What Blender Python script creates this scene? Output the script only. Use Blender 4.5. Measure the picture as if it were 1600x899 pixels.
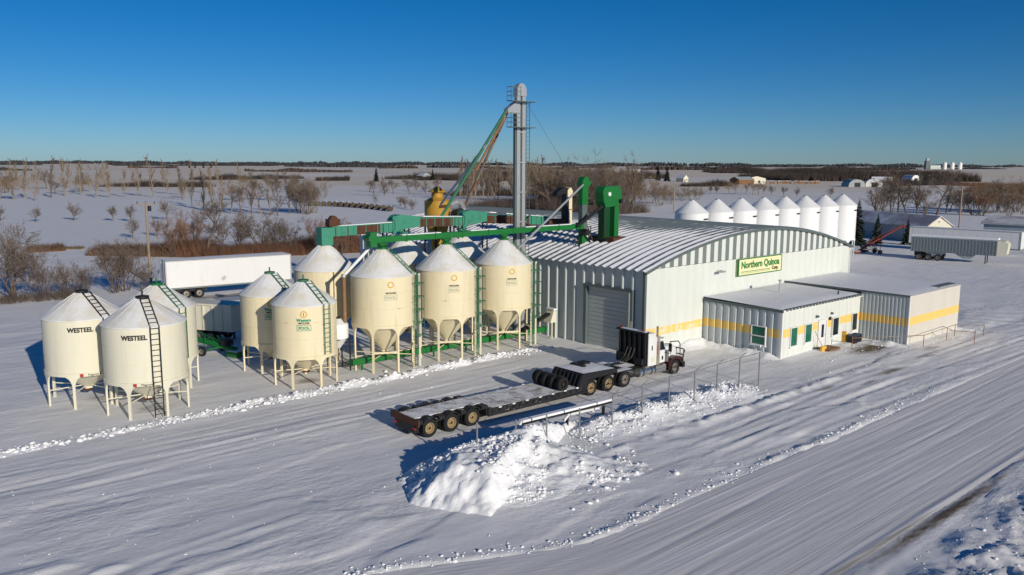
import bpy, math, random
import numpy as np
from mathutils import Vector, Matrix, Euler
R = math.radians
random.seed(7)
for o in list(bpy.data.objects): bpy.data.objects.remove(o)
sc = bpy.context.scene
col = sc.collection

# ------------------------------------------------------------------ camera, sky, sun, exposure
PITCH, ROLL, CAM_H = 8.574, 0.004, 14.0
cd = bpy.data.cameras.new('camera'); cam = bpy.data.objects.new('camera', cd); col.objects.link(cam)
cd.sensor_width = 36; cd.lens = 1290/1600*36; cd.clip_start = 0.1; cd.clip_end = 30000
_p = R(PITCH)
fw = Vector((0, math.cos(_p), -math.sin(_p))); up0 = Vector((0, math.sin(_p), math.cos(_p))); rt0 = Vector((1, 0, 0))
rt = rt0*math.cos(ROLL)+up0*math.sin(ROLL); upv = -rt0*math.sin(ROLL)+up0*math.cos(ROLL)
M4 = Matrix.Identity(4)
for i in range(3): M4[i][0] = rt[i]; M4[i][1] = upv[i]; M4[i][2] = -fw[i]
M4[2][3] = CAM_H
cam.matrix_world = M4
sc.camera = cam

SUN_EL, SHADOW_AZ = 17.0, 124.0          # shadows fall towards world azimuth 124 deg
sun_az = SHADOW_AZ+180
sdir = Vector((math.cos(R(sun_az))*math.cos(R(SUN_EL)), math.sin(R(sun_az))*math.cos(R(SUN_EL)), math.sin(R(SUN_EL))))
ld = bpy.data.lights.new('sun', 'SUN'); ld.energy = 3.75; ld.angle = R(0.5); ld.color = (1, 0.92, 0.78)
lo = bpy.data.objects.new('sun', ld); col.objects.link(lo)
lo.rotation_euler = sdir.to_track_quat('Z', 'Y').to_euler(); lo.location = (0, 0, 60)
w = bpy.data.worlds.new('World'); sc.world = w; w.use_nodes = True
wn = w.node_tree; wn.nodes.clear()
sky = wn.nodes.new('ShaderNodeTexSky'); sky.sky_type = 'NISHITA'; sky.sun_disc = False
sky.sun_elevation = R(SUN_EL); sky.sun_rotation = R(90-sun_az)
sky.altitude = 1000; sky.air_density = 0.8; sky.dust_density = 0.4; sky.ozone_density = 6.0
bg = wn.nodes.new('ShaderNodeBackground'); bg.inputs[1].default_value = 0.07
wo = wn.nodes.new('ShaderNodeOutputWorld')
hs = wn.nodes.new('ShaderNodeHueSaturation'); hs.inputs['Saturation'].default_value = 1.2      # the crisp saturated blue of a clear cold day
wn.links.new(sky.outputs[0], hs.inputs['Color']); wn.links.new(hs.outputs[0], bg.inputs[0]); wn.links.new(bg.outputs[0], wo.inputs[0])
sc.view_settings.view_transform = 'Standard'; sc.view_settings.look = 'None'
sc.view_settings.exposure = 0.0; sc.view_settings.gamma = 1.0; sc.view_settings.use_curve_mapping = False

# ------------------------------------------------------------------ site frame: u runs along the road, v away from it
ANG = 41.0
OX, OY = 9.7, 59.22
cu, su = math.cos(R(ANG)), math.sin(R(ANG))
def W(u, v, z=0.0): return Vector((OX+u*cu-v*su, OY+u*su+v*cu, z))
def UV(x, y): return ((x-OX)*cu+(y-OY)*su, -(x-OX)*su+(y-OY)*cu)

# ------------------------------------------------------------------ noise for shapes
def _h(i, j, s):
    n = np.sin(i*127.1+j*311.7+s*74.7)*43758.5453
    return n-np.floor(n)
def vnoise(x, y, s=0.0):
    i, j = np.floor(x), np.floor(y); fx, fy = x-i, y-j
    fx = fx*fx*(3-2*fx); fy = fy*fy*(3-2*fy)
    a = _h(i, j, s); b = _h(i+1, j, s); c = _h(i, j+1, s); d = _h(i+1, j+1, s)
    return (a*(1-fx)+b*fx)*(1-fy)+(c*(1-fx)+d*fx)*fy
def fbm(x, y, o=4, s=0.0):
    r = 0; a = 0.5
    for k in range(o): r = r+a*vnoise(x, y, s+k*3.1); x = x*2.03+5.1; y = y*2.03+1.7; a *= 0.5
    return r
def sstep(a, b, x):
    t = np.clip((x-a)/(b-a), 0, 1); return t*t*(3-2*t)

# ------------------------------------------------------------------ materials
MATS = {}
def nt(m): m.use_nodes = True; return m.node_tree
def mat(name, c, rough=0.7, metal=0.0, var=0.12, scale=1.5, bump=0.0, bscale=20, spec=0.4, c2=None, mixlo=0.5, mixhi=0.65, mscale=0.6, stretch=(1, 1, 1), coat=0):
    """base colour with broad tonal variation, optional second colour (wear, dirt, dusting) and fine bump"""
    if name in MATS: return MATS[name]
    m = bpy.data.materials.new(name); t = nt(m); N = t.nodes; L = t.links
    b = N['Principled BSDF']; b.inputs['Roughness'].default_value = rough; b.inputs['Metallic'].default_value = metal
    b.inputs['Specular IOR Level'].default_value = spec
    if coat: b.inputs['Coat Weight'].default_value = coat
    g = N.new('ShaderNodeNewGeometry')
    mp = N.new('ShaderNodeVectorMath'); mp.operation = 'MULTIPLY'; mp.inputs[1].default_value = stretch
    L.new(g.outputs['Position'], mp.inputs[0])
    n1 = N.new('ShaderNodeTexNoise'); n1.inputs['Scale'].default_value = scale; n1.inputs['Detail'].default_value = 6; n1.inputs['Roughness'].default_value = 0.65
    L.new(mp.outputs[0], n1.inputs['Vector'])
    mx = N.new('ShaderNodeMix'); mx.data_type = 'RGBA'
    lo_ = tuple(x*(1-var) for x in c); hi_ = tuple(min(1, x*(1+var)) for x in c)
    mx.inputs[6].default_value = (*lo_, 1); mx.inputs[7].default_value = (*hi_, 1)
    L.new(n1.outputs[0], mx.inputs[0]); outc = mx.outputs[2]
    if c2:
        n2 = N.new('ShaderNodeTexNoise'); n2.inputs['Scale'].default_value = mscale; n2.inputs['Detail'].default_value = 8; n2.inputs['Roughness'].default_value = 0.7
        L.new(mp.outputs[0], n2.inputs['Vector'])
        mr = N.new('ShaderNodeMapRange'); mr.inputs[1].default_value = mixlo; mr.inputs[2].default_value = mixhi
        L.new(n2.outputs[0], mr.inputs[0])
        m2 = N.new('ShaderNodeMix'); m2.data_type = 'RGBA'; m2.inputs[7].default_value = (*c2, 1)
        L.new(mr.outputs[0], m2.inputs[0]); L.new(outc, m2.inputs[6]); outc = m2.outputs[2]
    L.new(outc, b.inputs['Base Color'])
    if bump:
        n3 = N.new('ShaderNodeTexNoise'); n3.inputs['Scale'].default_value = bscale; n3.inputs['Detail'].default_value = 4
        L.new(mp.outputs[0], n3.inputs['Vector'])
        bp = N.new('ShaderNodeBump'); bp.inputs['Strength'].default_value = 1; bp.inputs['Distance'].default_value = bump
        L.new(n3.outputs[0], bp.inputs['Height']); L.new(bp.outputs[0], b.inputs['Normal'])
    MATS[name] = m; return m

SNOW = (0.85, 0.84, 0.85)
def snow_mat(name, base=SNOW, along=0.0, dirtcol=(0.16, 0.12, 0.08), far=False, bumpd=0.085, packed=False):
    m = bpy.data.materials.new(name); t = nt(m); N = t.nodes; L = t.links
    b = N['Principled BSDF']; b.inputs['Roughness'].default_value = 0.75; b.inputs['Specular IOR Level'].default_value = 0.2
    g = N.new('ShaderNodeNewGeometry')
    mp = N.new('ShaderNodeMapping'); mp.vector_type = 'POINT'; mp.inputs['Rotation'].default_value = (0, 0, -R(ANG-4)); L.new(g.outputs['Position'], mp.inputs['Vector'])
    st = N.new('ShaderNodeVectorMath'); st.operation = 'MULTIPLY'
    st.inputs[1].default_value = (0.06, 2.2, 1) if packed else (0.35, 1.3, 1); L.new(mp.outputs[0], st.inputs[0])
    n1 = N.new('ShaderNodeTexNoise'); n1.inputs['Scale'].default_value = 1.0; n1.inputs['Detail'].default_value = 8; n1.inputs['Roughness'].default_value = 0.62
    L.new(st.outputs[0], n1.inputs['Vector'])
    n2 = N.new('ShaderNodeTexNoise'); n2.inputs['Scale'].default_value = 4.0; n2.inputs['Detail'].default_value = 8; L.new(g.outputs['Position'], n2.inputs['Vector'])
    ad = N.new('ShaderNodeMath'); ad.operation = 'MULTIPLY_ADD'; ad.inputs[1].default_value = 0.42
    L.new(n2.outputs[0], ad.inputs[0]); L.new(n1.outputs[0], ad.inputs[2])
    nb = N.new('ShaderNodeTexNoise'); nb.inputs['Scale'].default_value = 0.16; nb.inputs['Detail'].default_value = 4; L.new(mp.outputs[0], nb.inputs['Vector'])
    rb_ = N.new('ShaderNodeMapRange'); rb_.inputs[1].default_value = 0.38; rb_.inputs[2].default_value = 0.66; rb_.inputs[3].default_value = 0.18; L.new(nb.outputs[0], rb_.inputs[0])
    am = N.new('ShaderNodeMath'); am.operation = 'MULTIPLY'; L.new(ad.outputs[0], am.inputs[0]); L.new(rb_.outputs[0], am.inputs[1])
    bp = N.new('ShaderNodeBump'); bp.inputs['Strength'].default_value = 1; bp.inputs['Distance'].default_value = bumpd
    L.new(am.outputs[0], bp.inputs['Height']); L.new(bp.outputs[0], b.inputs['Normal'])
    mx = N.new('ShaderNodeMix'); mx.data_type = 'RGBA'
    k = 0.80 if packed else 0.90
    mx.inputs[6].default_value = (base[0]*k, base[1]*k, base[2]*k*0.985, 1); mx.inputs[7].default_value = (*base, 1)
    mr = N.new('ShaderNodeMapRange'); mr.inputs[1].default_value = 0.35; mr.inputs[2].default_value = 0.62; L.new(n1.outputs[0], mr.inputs[0]); L.new(mr.outputs[0], mx.inputs[0])
    outc = mx.outputs[2]
    at = N.new('ShaderNodeAttribute'); at.attribute_name = 'dirt'
    n4 = N.new('ShaderNodeTexNoise'); n4.inputs['Scale'].default_value = 2.2; n4.inputs['Detail'].default_value = 9; n4.inputs['Roughness'].default_value = 0.75
    L.new(st.outputs[0], n4.inputs['Vector'])
    s1 = N.new('ShaderNodeMath'); s1.operation = 'ADD'; L.new(at.outputs['Fac'], s1.inputs[0]); L.new(n4.outputs[0], s1.inputs[1])
    m4 = N.new('ShaderNodeMapRange'); m4.inputs[1].default_value = 0.9; m4.inputs[2].default_value = 1.35; L.new(s1.outputs[0], m4.inputs[0])
    m5 = N.new('ShaderNodeMix'); m5.data_type = 'RGBA'; m5.inputs[7].default_value = (*dirtcol, 1)
    L.new(m4.outputs[0], m5.inputs[0]); L.new(outc, m5.inputs[6]); outc = m5.outputs[2]
    if far:
        # stubble showing through the snow on distant fields
        sx = N.new('ShaderNodeSeparateXYZ'); L.new(g.outputs['Position'], sx.inputs[0])
        s2 = N.new('ShaderNodeVectorMath'); s2.operation = 'MULTIPLY'; s2.inputs[1].default_value = (0.0022, 0.006, 1); L.new(g.outputs['Position'], s2.inputs[0])
        n5 = N.new('ShaderNodeTexNoise'); n5.inputs['Scale'].default_value = 1.0; n5.inputs['Detail'].default_value = 7; n5.inputs['Roughness'].default_value = 0.6; L.new(s2.outputs[0], n5.inputs['Vector'])
        r5 = N.new('ShaderNodeMapRange'); r5.inputs[1].default_value = 0.30; r5.inputs[2].default_value = 0.52; L.new(n5.outputs[0], r5.inputs[0])
        ry = N.new('ShaderNodeMapRange'); ry.inputs[1].default_value = 300; ry.inputs[2].default_value = 560; ry.inputs[4].default_value = 0.9; L.new(sx.outputs['Y'], ry.inputs[0])
        mu = N.new('ShaderNodeMath'); mu.operation = 'MULTIPLY'; L.new(r5.outputs[0], mu.inputs[0]); L.new(ry.outputs[0], mu.inputs[1])
        m6 = N.new('ShaderNodeMix'); m6.data_type = 'RGBA'; m6.inputs[7].default_value = (0.76, 0.63, 0.48, 1)
        L.new(mu.outputs[0], m6.inputs[0]); L.new(outc, m6.inputs[6]); outc = m6.outputs[2]
    L.new(outc, b.inputs['Base Color'])
    MATS[name] = m; return m

snow_mat('snow_ground', far=True)
snow_mat('snow_road', base=(0.80, 0.785, 0.79), packed=True, bumpd=0.012, dirtcol=(0.15, 0.14, 0.12))
snow_mat('snow_heap', base=(0.90, 0.90, 0.92), bumpd=0.12)
mat('snow_cap', (0.82, 0.82, 0.85), 0.8, var=0.06, scale=1.2, bump=0.03, bscale=3, spec=0.2)
mat('cream_paint', (0.76, 0.67, 0.455), 0.5, var=0.07, scale=0.7, c2=(0.50, 0.38, 0.22), mixlo=0.52, mixhi=0.95, mscale=0.9, stretch=(2.2, 2.2, 0.22), bump=0.012, bscale=1.3)
mat('cream_pale', (0.72, 0.685, 0.54), 0.5, var=0.07, scale=0.7, c2=(0.52, 0.45, 0.32), mixlo=0.54, mixhi=0.98, mscale=0.9, stretch=(2.2, 2.2, 0.22), bump=0.012, bscale=1.3)
mat('cream_roof', (0.70, 0.66, 0.56), 0.6, var=0.06, scale=0.8, c2=(0.80, 0.80, 0.81), mixlo=0.36, mixhi=0.60, mscale=0.9, stretch=(1, 1, 1))
mat('seam', (0.72, 0.63, 0.43), 0.6, var=0.15, scale=1.5, c2=(0.30, 0.16, 0.08), mixlo=0.56, mixhi=0.64, mscale=2.4)
mat('seam_pale', (0.72, 0.68, 0.54), 0.6, var=0.1, scale=1.5)
mat('white_bin', (0.80, 0.80, 0.80), 0.45, var=0.03, scale=0.5)
mat('white_paint', (0.74, 0.74, 0.73), 0.45, var=0.05, scale=0.8, c2=(0.62, 0.60, 0.56), mixlo=0.55, mixhi=0.85, mscale=1.1, stretch=(1.5, 1.5, 0.4))
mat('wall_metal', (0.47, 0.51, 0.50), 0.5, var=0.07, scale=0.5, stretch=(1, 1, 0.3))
mat('galv_dark', (0.17, 0.20, 0.195), 0.55, var=0.15, scale=1.2, metal=0.0)
mat('door_grey', (0.42, 0.46, 0.45), 0.55, var=0.08, scale=1.5)
mat('galv', (0.52, 0.53, 0.53), 0.38, metal=0.55, var=0.15, scale=2)
mat('post_grey', (0.20, 0.21, 0.21), 0.6, var=0.2)
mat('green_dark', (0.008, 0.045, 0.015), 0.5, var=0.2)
mat('trim_dark', (0.10, 0.13, 0.13), 0.6, var=0.2)
mat('green', (0.010, 0.15, 0.03), 0.45, var=0.18, scale=1.2, c2=(0.02, 0.09, 0.03), mixlo=0.6, mixhi=0.8)
mat('green_ladder', (0.04, 0.16, 0.085), 0.5, var=0.2)
mat('teal', (0.045, 0.25, 0.165), 0.55, var=0.25, scale=1.5, c2=(0.05, 0.10, 0.07), mixlo=0.54, mixhi=0.72, mscale=1.5)
mat('rust', (0.09, 0.035, 0.02), 0.85, var=0.4, scale=3)
mat('rust_pipe', (0.24, 0.13, 0.07), 0.8, var=0.35, scale=3, c2=(0.30, 0.27, 0.22), mixlo=0.5, mixhi=0.6)
mat('yellow_cyc', (0.46, 0.26, 0.035), 0.5, var=0.15, scale=1.5, c2=(0.26, 0.10, 0.02), mixlo=0.6, mixhi=0.75, mscale=1.5)
mat('black', (0.014, 0.014, 0.016), 0.55, var=0.3, scale=4)
mat('black_frame', (0.020, 0.020, 0.022), 0.6, var=0.3, scale=3, c2=(0.62, 0.62, 0.64), mixlo=0.60, mixhi=0.66, mscale=2.2)
mat('rubber', (0.012, 0.012, 0.013), 0.85, var=0.25, scale=6, bump=0.01, bscale=25)
mat('rim_gold', (0.40, 0.31, 0.17), 0.45, metal=0.3, var=0.2, scale=5)
mat('rim_grey', (0.30, 0.28, 0.25), 0.45, metal=0.4, var=0.2, scale=5)
mat('chrome', (0.62, 0.60, 0.56), 0.2, metal=0.9, var=0.1)
mat('maroon', (0.045, 0.008, 0.008), 0.4, var=0.2, coat=0.3)
mat('wood_deck', (0.30, 0.26, 0.22), 0.8, var=0.2, scale=4, c2=(0.78, 0.78, 0.80), mixlo=0.36, mixhi=0.52, mscale=1.6)
mat('wood_pole', (0.30, 0.23, 0.17), 0.85, var=0.25, scale=3, stretch=(4, 4, 0.5))
mat('wood_brown', (0.20, 0.10, 0.045), 0.8, var=0.3, scale=2)
mat('glass_dark', (0.012, 0.02, 0.024), 0.08, var=0.1, spec=0.6)
mat('glass_green', (0.010, 0.13, 0.075), 0.15, var=0.15, spec=0.6)
mat('yellow_paint', (0.75, 0.42, 0.06), 0.6, var=0.1)
mat('sign_yellow', (0.80, 0.75, 0.44), 0.55, var=0.05)
mat('sign_green', (0.02, 0.20, 0.04), 0.55, var=0.1)
mat('letter_black', (0.015, 0.015, 0.018), 0.6, var=0.1)
mat('letter_green', (0.03, 0.30, 0.16), 0.6, var=0.2)
mat('letter_faded', (0.45, 0.48, 0.36), 0.6, var=0.1)
mat('logo_gold', (0.62, 0.38, 0.03), 0.55, var=0.15)
mat('red', (0.40, 0.03, 0.025), 0.5, var=0.2)
mat('auger_red', (0.16, 0.025, 0.018), 0.6, var=0.35, scale=3)
mat('barrel_blue', (0.02, 0.04, 0.09), 0.5)
mat('grey_trailer', (0.33, 0.37, 0.37), 0.45, metal=0.3, var=0.1, scale=1.0)
mat('shed_wall', (0.34, 0.37, 0.38), 0.6, var=0.15, scale=0.8)
mat('shed_roof', (0.36, 0.32, 0.33), 0.6, var=0.12, scale=0.4, c2=(0.70, 0.70, 0.73), mixlo=0.42, mixhi=0.6, mscale=0.25)
mat('blue_wall', (0.26, 0.33, 0.38), 0.6, var=0.1)
mat('cream_wall', (0.68, 0.65, 0.52), 0.6, var=0.08)
mat('bark', (0.135, 0.105, 0.085), 0.9, var=0.35, scale=3)
mat('bark_pale', (0.24, 0.20, 0.165), 0.9, var=0.3, scale=3)
mat('twig', (0.165, 0.125, 0.10), 0.9, var=0.3, scale=0.4)
mat('twig_tan', (0.23, 0.165, 0.105), 0.9, var=0.3, scale=0.4)
mat('twig_red', (0.24, 0.12, 0.068), 0.9, var=0.35, scale=0.35, c2=(0.19, 0.125, 0.08), mixlo=0.5, mixhi=0.65, mscale=0.12)
mat('spruce', (0.018, 0.032, 0.022), 0.9, var=0.4, scale=1)
mat('wood_mass', (0.10, 0.072, 0.056), 0.95, var=0.35, scale=0.03, c2=(0.045, 0.05, 0.045), mixlo=0.5, mixhi=0.62, mscale=0.012)
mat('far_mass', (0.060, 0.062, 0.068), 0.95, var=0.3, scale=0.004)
mat('grass_dry', (0.26, 0.19, 0.11), 0.9, var=0.3, scale=0.8)
mat('straw', (0.09, 0.07, 0.05), 0.95, var=0.4, scale=1.0)

def paint_wall(name, base, z0=1.5, z1=2.1, yel=(0.84, 0.57, 0.16), worn=0.0, only=None, ribs=None):
    """painted steel cladding with the hand-painted yellow stripe (worn in places)"""
    m = bpy.data.materials.new(name); t = nt(m); N = t.nodes; L = t.links
    b = N['Principled BSDF']; b.inputs['Roughness'].default_value = 0.5; b.inputs['Specular IOR Level'].default_value = 0.35
    g = N.new('ShaderNodeNewGeometry'); sx = N.new('ShaderNodeSeparateXYZ'); L.new(g.outputs['Position'], sx.inputs[0])
    n0 = N.new('ShaderNodeTexNoise'); n0.inputs['Scale'].default_value = 0.8; n0.inputs['Detail'].default_value = 7
    vm = N.new('ShaderNodeVectorMath'); vm.operation = 'MULTIPLY'; vm.inputs[1].default_value = (1.4, 1.4, 0.22); L.new(g.outputs['Position'], vm.inputs[0]); L.new(vm.outputs[0], n0.inputs['Vector'])
    mx = N.new('ShaderNodeMix'); mx.data_type = 'RGBA'
    mx.inputs[6].default_value = (*[c*0.9 for c in base], 1); mx.inputs[7].default_value = (*[min(1, c*1.06) for c in base], 1); L.new(n0.outputs[0], mx.inputs[0])
    a = N.new('ShaderNodeMath'); a.operation = 'GREATER_THAN'; a.inputs[1].default_value = z0; L.new(sx.outputs['Z'], a.inputs[0])
    c = N.new('ShaderNodeMath'); c.operation = 'LESS_THAN'; c.inputs[1].default_value = z1; L.new(sx.outputs['Z'], c.inputs[0])
    d = N.new('ShaderNodeMath'); d.operation = 'MULTIPLY'; L.new(a.outputs[0], d.inputs[0]); L.new(c.outputs[0], d.inputs[1])
    n1 = N.new('ShaderNodeTexNoise'); n1.inputs['Scale'].default_value = 2.3; n1.inputs['Detail'].default_value = 9; n1.inputs['Roughness'].default_value = 0.7; L.new(g.outputs['Position'], n1.inputs['Vector'])
    mr = N.new('ShaderNodeMapRange'); mr.inputs[1].default_value = 0.30+worn; mr.inputs[2].default_value = 0.42+worn; L.new(n1.outputs[0], mr.inputs[0])
    e = N.new('ShaderNodeMath'); e.operation = 'MULTIPLY'; L.new(d.outputs[0], e.inputs[0]); L.new(mr.outputs[0], e.inputs[1])
    m2 = N.new('ShaderNodeMix'); m2.data_type = 'RGBA'; m2.inputs[7].default_value = (*yel, 1); L.new(e.outputs[0], m2.inputs[0]); L.new(mx.outputs[2], m2.inputs[6])
    L.new(m2.outputs[2], b.inputs['Base Color'])
    MATS[name] = m; return m
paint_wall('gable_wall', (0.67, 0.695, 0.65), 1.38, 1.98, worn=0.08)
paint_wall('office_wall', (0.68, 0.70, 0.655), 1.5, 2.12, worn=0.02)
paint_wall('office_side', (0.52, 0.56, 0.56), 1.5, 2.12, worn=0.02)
paint_wall('annex_wall', (0.64, 0.60, 0.53), 1.55, 2.2, worn=-0.1)

def roof_material():
    """deep-ribbed steel roofing: snow lies in the troughs, wind has swept the ribs and parts of the crown bare"""
    m = bpy.data.materials.new('ribbed_roof'); t = nt(m); N = t.nodes; L = t.links
    b = N['Principled BSDF']; b.inputs['Roughness'].default_value = 0.55; b.inputs['Specular IOR Level'].default_value = 0.3
    tc = N.new('ShaderNodeTexCoord'); sx = N.new('ShaderNodeSeparateXYZ'); L.new(tc.outputs['Object'], sx.inputs[0])
    g = N.new('ShaderNodeNewGeometry')
    mu = N.new('ShaderNodeMath'); mu.operation = 'MULTIPLY'; mu.inputs[1].default_value = 1.25; L.new(sx.outputs['Y'], mu.inputs[0])
    n1 = N.new('ShaderNodeTexNoise'); n1.inputs['Scale'].default_value = 1.3; n1.inputs['Detail'].default_value = 6; L.new(g.outputs['Position'], n1.inputs['Vector'])
    wob = N.new('ShaderNodeMath'); wob.operation = 'MULTIPLY_ADD'; wob.inputs[1].default_value = 0.30; L.new(n1.outputs[0], wob.inputs[0]); L.new(mu.outputs[0], wob.inputs[2])
    fr = N.new('ShaderNodeMath'); fr.operation = 'FRACT'; L.new(wob.outputs[0], fr.inputs[0])
    # distance from the middle of the trough
    sb = N.new('ShaderNodeMath'); sb.operation = 'SUBTRACT'; sb.inputs[1].default_value = 0.20; L.new(fr.outputs[0], sb.inputs[0])
    pp = N.new('ShaderNodeMath'); pp.operation = 'PINGPONG'; pp.inputs[1].default_value = 0.5; L.new(sb.outputs[0], pp.inputs[0])
    n2 = N.new('ShaderNodeTexNoise'); n2.inputs['Scale'].default_value = 0.16; n2.inputs['Detail'].default_value = 5; L.new(g.outputs['Position'], n2.inputs['Vector'])
    # less snow on the crown (object x is measured across the building)
    cr = N.new('ShaderNodeMapRange'); cr.inputs[1].default_value = 7.5; cr.inputs[2].default_value = 13; cr.inputs[3].default_value = 0.0; cr.inputs[4].default_value = 0.24; L.new(sx.outputs['X'], cr.inputs[0])
    th = N.new('ShaderNodeMath'); th.operation = 'MULTIPLY_ADD'; th.inputs[1].default_value = 0.75; th.inputs[2].default_value = 0.0; L.new(n2.outputs[0], th.inputs[0])
    t2 = N.new('ShaderNodeMath'); t2.operation = 'SUBTRACT'; L.new(th.outputs[0], t2.inputs[0]); L.new(cr.outputs[0], t2.inputs[1])
    df = N.new('ShaderNodeMath'); df.operation = 'SUBTRACT'; L.new(t2.outputs[0], df.inputs[0]); L.new(pp.outputs[0], df.inputs[1])
    mr = N.new('ShaderNodeMapRange'); mr.inputs[1].default_value = 0.0; mr.inputs[2].default_value = 0.06; L.new(df.outputs[0], mr.inputs[0])
    mx = N.new('ShaderNodeMix'); mx.data_type = 'RGBA'; mx.inputs[6].default_value = (0.15, 0.18, 0.19, 1); mx.inputs[7].default_value = (0.80, 0.80, 0.83, 1)
    L.new(mr.outputs[0], mx.inputs[0]); L.new(mx.outputs[2], b.inputs['Base Color'])
    MATS['ribbed_roof'] = m
roof_material()

# ------------------------------------------------------------------ mesh builder
class MB:
    def __init__(s): s.v = []; s.f = []; s.m = []
    def add(s, vs, fs, mi=0):
        o = len(s.v); s.v += [tuple(p) for p in vs]
        for f in fs: s.f.append(tuple(i+o for i in f)); s.m.append(mi)
        return s
    def box(s, x0, x1, y0, y1, z0, z1, mi=0):
        vs = [(x, y, z) for z in (z0, z1) for x, y in ((x0, y0), (x1, y0), (x1, y1), (x0, y1))]
        return s.add(vs, [(0, 3, 2, 1), (4, 5, 6, 7), (0, 1, 5, 4), (1, 2, 6, 5), (2, 3, 7, 6), (3, 0, 4, 7)], mi)
    def bar(s, a, b, w_, h_=None, mi=0, upref=(0, 0, 1)):
        a = Vector(a); b = Vector(b); h_ = h_ or w_; d = (b-a).normalized(); u = Vector(upref)
        if abs(d.dot(u)) > 0.98: u = Vector((1, 0, 0))
        sd = d.cross(u).normalized(); u = sd.cross(d)
        vs = [p+sd*x*w_/2+u*y*h_/2 for p in (a, b) for x, y in ((-1, -1), (1, -1), (1, 1), (-1, 1))]
        return s.add(vs, [(0, 3, 2, 1), (4, 5, 6, 7), (0, 1, 5, 4), (1, 2, 6, 5), (2, 3, 7, 6), (3, 0, 4, 7)], mi)
    def tube(s, a, b, r0, r1=None, n=8, cap=True, mi=0):
        a = Vector(a); b = Vector(b); r1 = r0 if r1 is None else r1; d = (b-a)
        if d.length < 1e-6: return s
        d.normalize(); u = Vector((0, 0, 1)) if abs(d.z) < 0.95 else Vector((1, 0, 0))
        e1 = d.cross(u).normalized(); e2 = d.cross(e1)
        vs = []
        for p, r in ((a, r0), (b, r1)):
            for k in range(n):
                t = 2*math.pi*k/n; vs.append(p+e1*math.cos(t)*r+e2*math.sin(t)*r)
        fs = [(k, n+k, n+(k+1) % n, (k+1) % n) for k in range(n)]
        if cap: fs += [tuple(range(n)), tuple(range(2*n-1, n-1, -1))]
        return s.add(vs, fs, mi)
    def path(s, pts, r, n=8, mi=0):
        for a, b in zip(pts[:-1], pts[1:]): s.tube(a, b, r, r, n, True, mi)
        return s
    def lathe(s, prof, n=32, c=(0, 0), a0=0, cap0=False, cap1=False, mi=0, axis='z'):
        vs = []
        for r, z in prof:
            for k in range(n):
                t = a0+2*math.pi*k/n
                p = (c[0]+r*math.cos(t), c[1]+r*math.sin(t), z)
                vs.append(p if axis == 'z' else (p[0], z, p[1]))
        fs = []
        for j in range(len(prof)-1):
            for k in range(n):
                q = (j*n+k, j*n+(k+1) % n, (j+1)*n+(k+1) % n, (j+1)*n+k)
                fs.append(q if axis == 'z' else q[::-1])
        if cap0: fs.append(tuple(range(n))[::-1] if axis == 'z' else tuple(range(n)))
        if cap1: 
            q = tuple(range((len(prof)-1)*n, len(prof)*n)); fs.append(q if axis == 'z' else q[::-1])
        return s.add(vs, fs, mi)
    def prism(s, poly, y0, y1, mi=0):
        """poly in (x,z), extruded along y"""
        n = len(poly); vs = [(x, y0, z) for x, z in poly]+[(x, y1, z) for x, z in poly]
        fs = [tuple(range(n)), tuple(range(2*n-1, n-1, -1))]+[(k, n+k, n+(k+1) % n, (k+1) % n) for k in range(n)]
        return s.add(vs, fs, mi)
    def prism_yz(s, poly, x0, x1, mi=0):
        n = len(poly); vs = [(x0, y, z) for y, z in poly]+[(x1, y, z) for y, z in poly]
        fs = [tuple(range(n))[::-1], tuple(range(n, 2*n))]+[(k, (k+1) % n, n+(k+1) % n, n+k) for k in range(n)]
        return s.add(vs, fs, mi)
    def mesh(s, name, mats, smooth=None):
        me = bpy.data.meshes.new(name); me.from_pydata(s.v, [], s.f)
        for m in (mats if isinstance(mats, (list, tuple)) else [mats]): me.materials.append(MATS[m])
        if len(set(s.m)) > 1: me.polygons.foreach_set('material_index', s.m)
        me.update()
        if smooth:
            me.polygons.foreach_set('use_smooth', [True]*len(me.polygons)); me.set_sharp_from_angle(angle=R(smooth))
        return me
    def build(s, name, mats, parent=None, smooth=None, loc=None, rot=None):
        return link(name, s.mesh(name, mats, smooth), parent, loc, rot)
def link(name, me, parent=None, loc=None, rot=None):
    o = bpy.data.objects.new(name, me); col.objects.link(o); o.parent = parent
    if loc is not None: o.location = loc
    if rot is not None: o.rotation_euler = rot
    return o
def tag(o, label, cat, group=None):
    o['label'] = label; o['category'] = cat
    if group: o['group'] = group
    return o
def thing(name, label, cat, loc, rotz=0.0, group=None):
    o = bpy.data.objects.new(name, None); col.objects.link(o); o.empty_display_size = 0.3
    o.location = loc; o.rotation_euler = (0, 0, R(rotz)); return tag(o, label, cat, group)
def site(name, label, cat, u, v, z=0.0, rot=0.0, group=None): return thing(name, label, cat, W(u, v, z), ANG+rot, group)
def struct(o): o['kind'] = 'structure'; return o
def copy_tree(o, parent=None):
    c = o.copy(); col.objects.link(c); c.parent = parent
    for ch in list(o.children): copy_tree(ch, c)
    return c
_tc = {}
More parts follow.
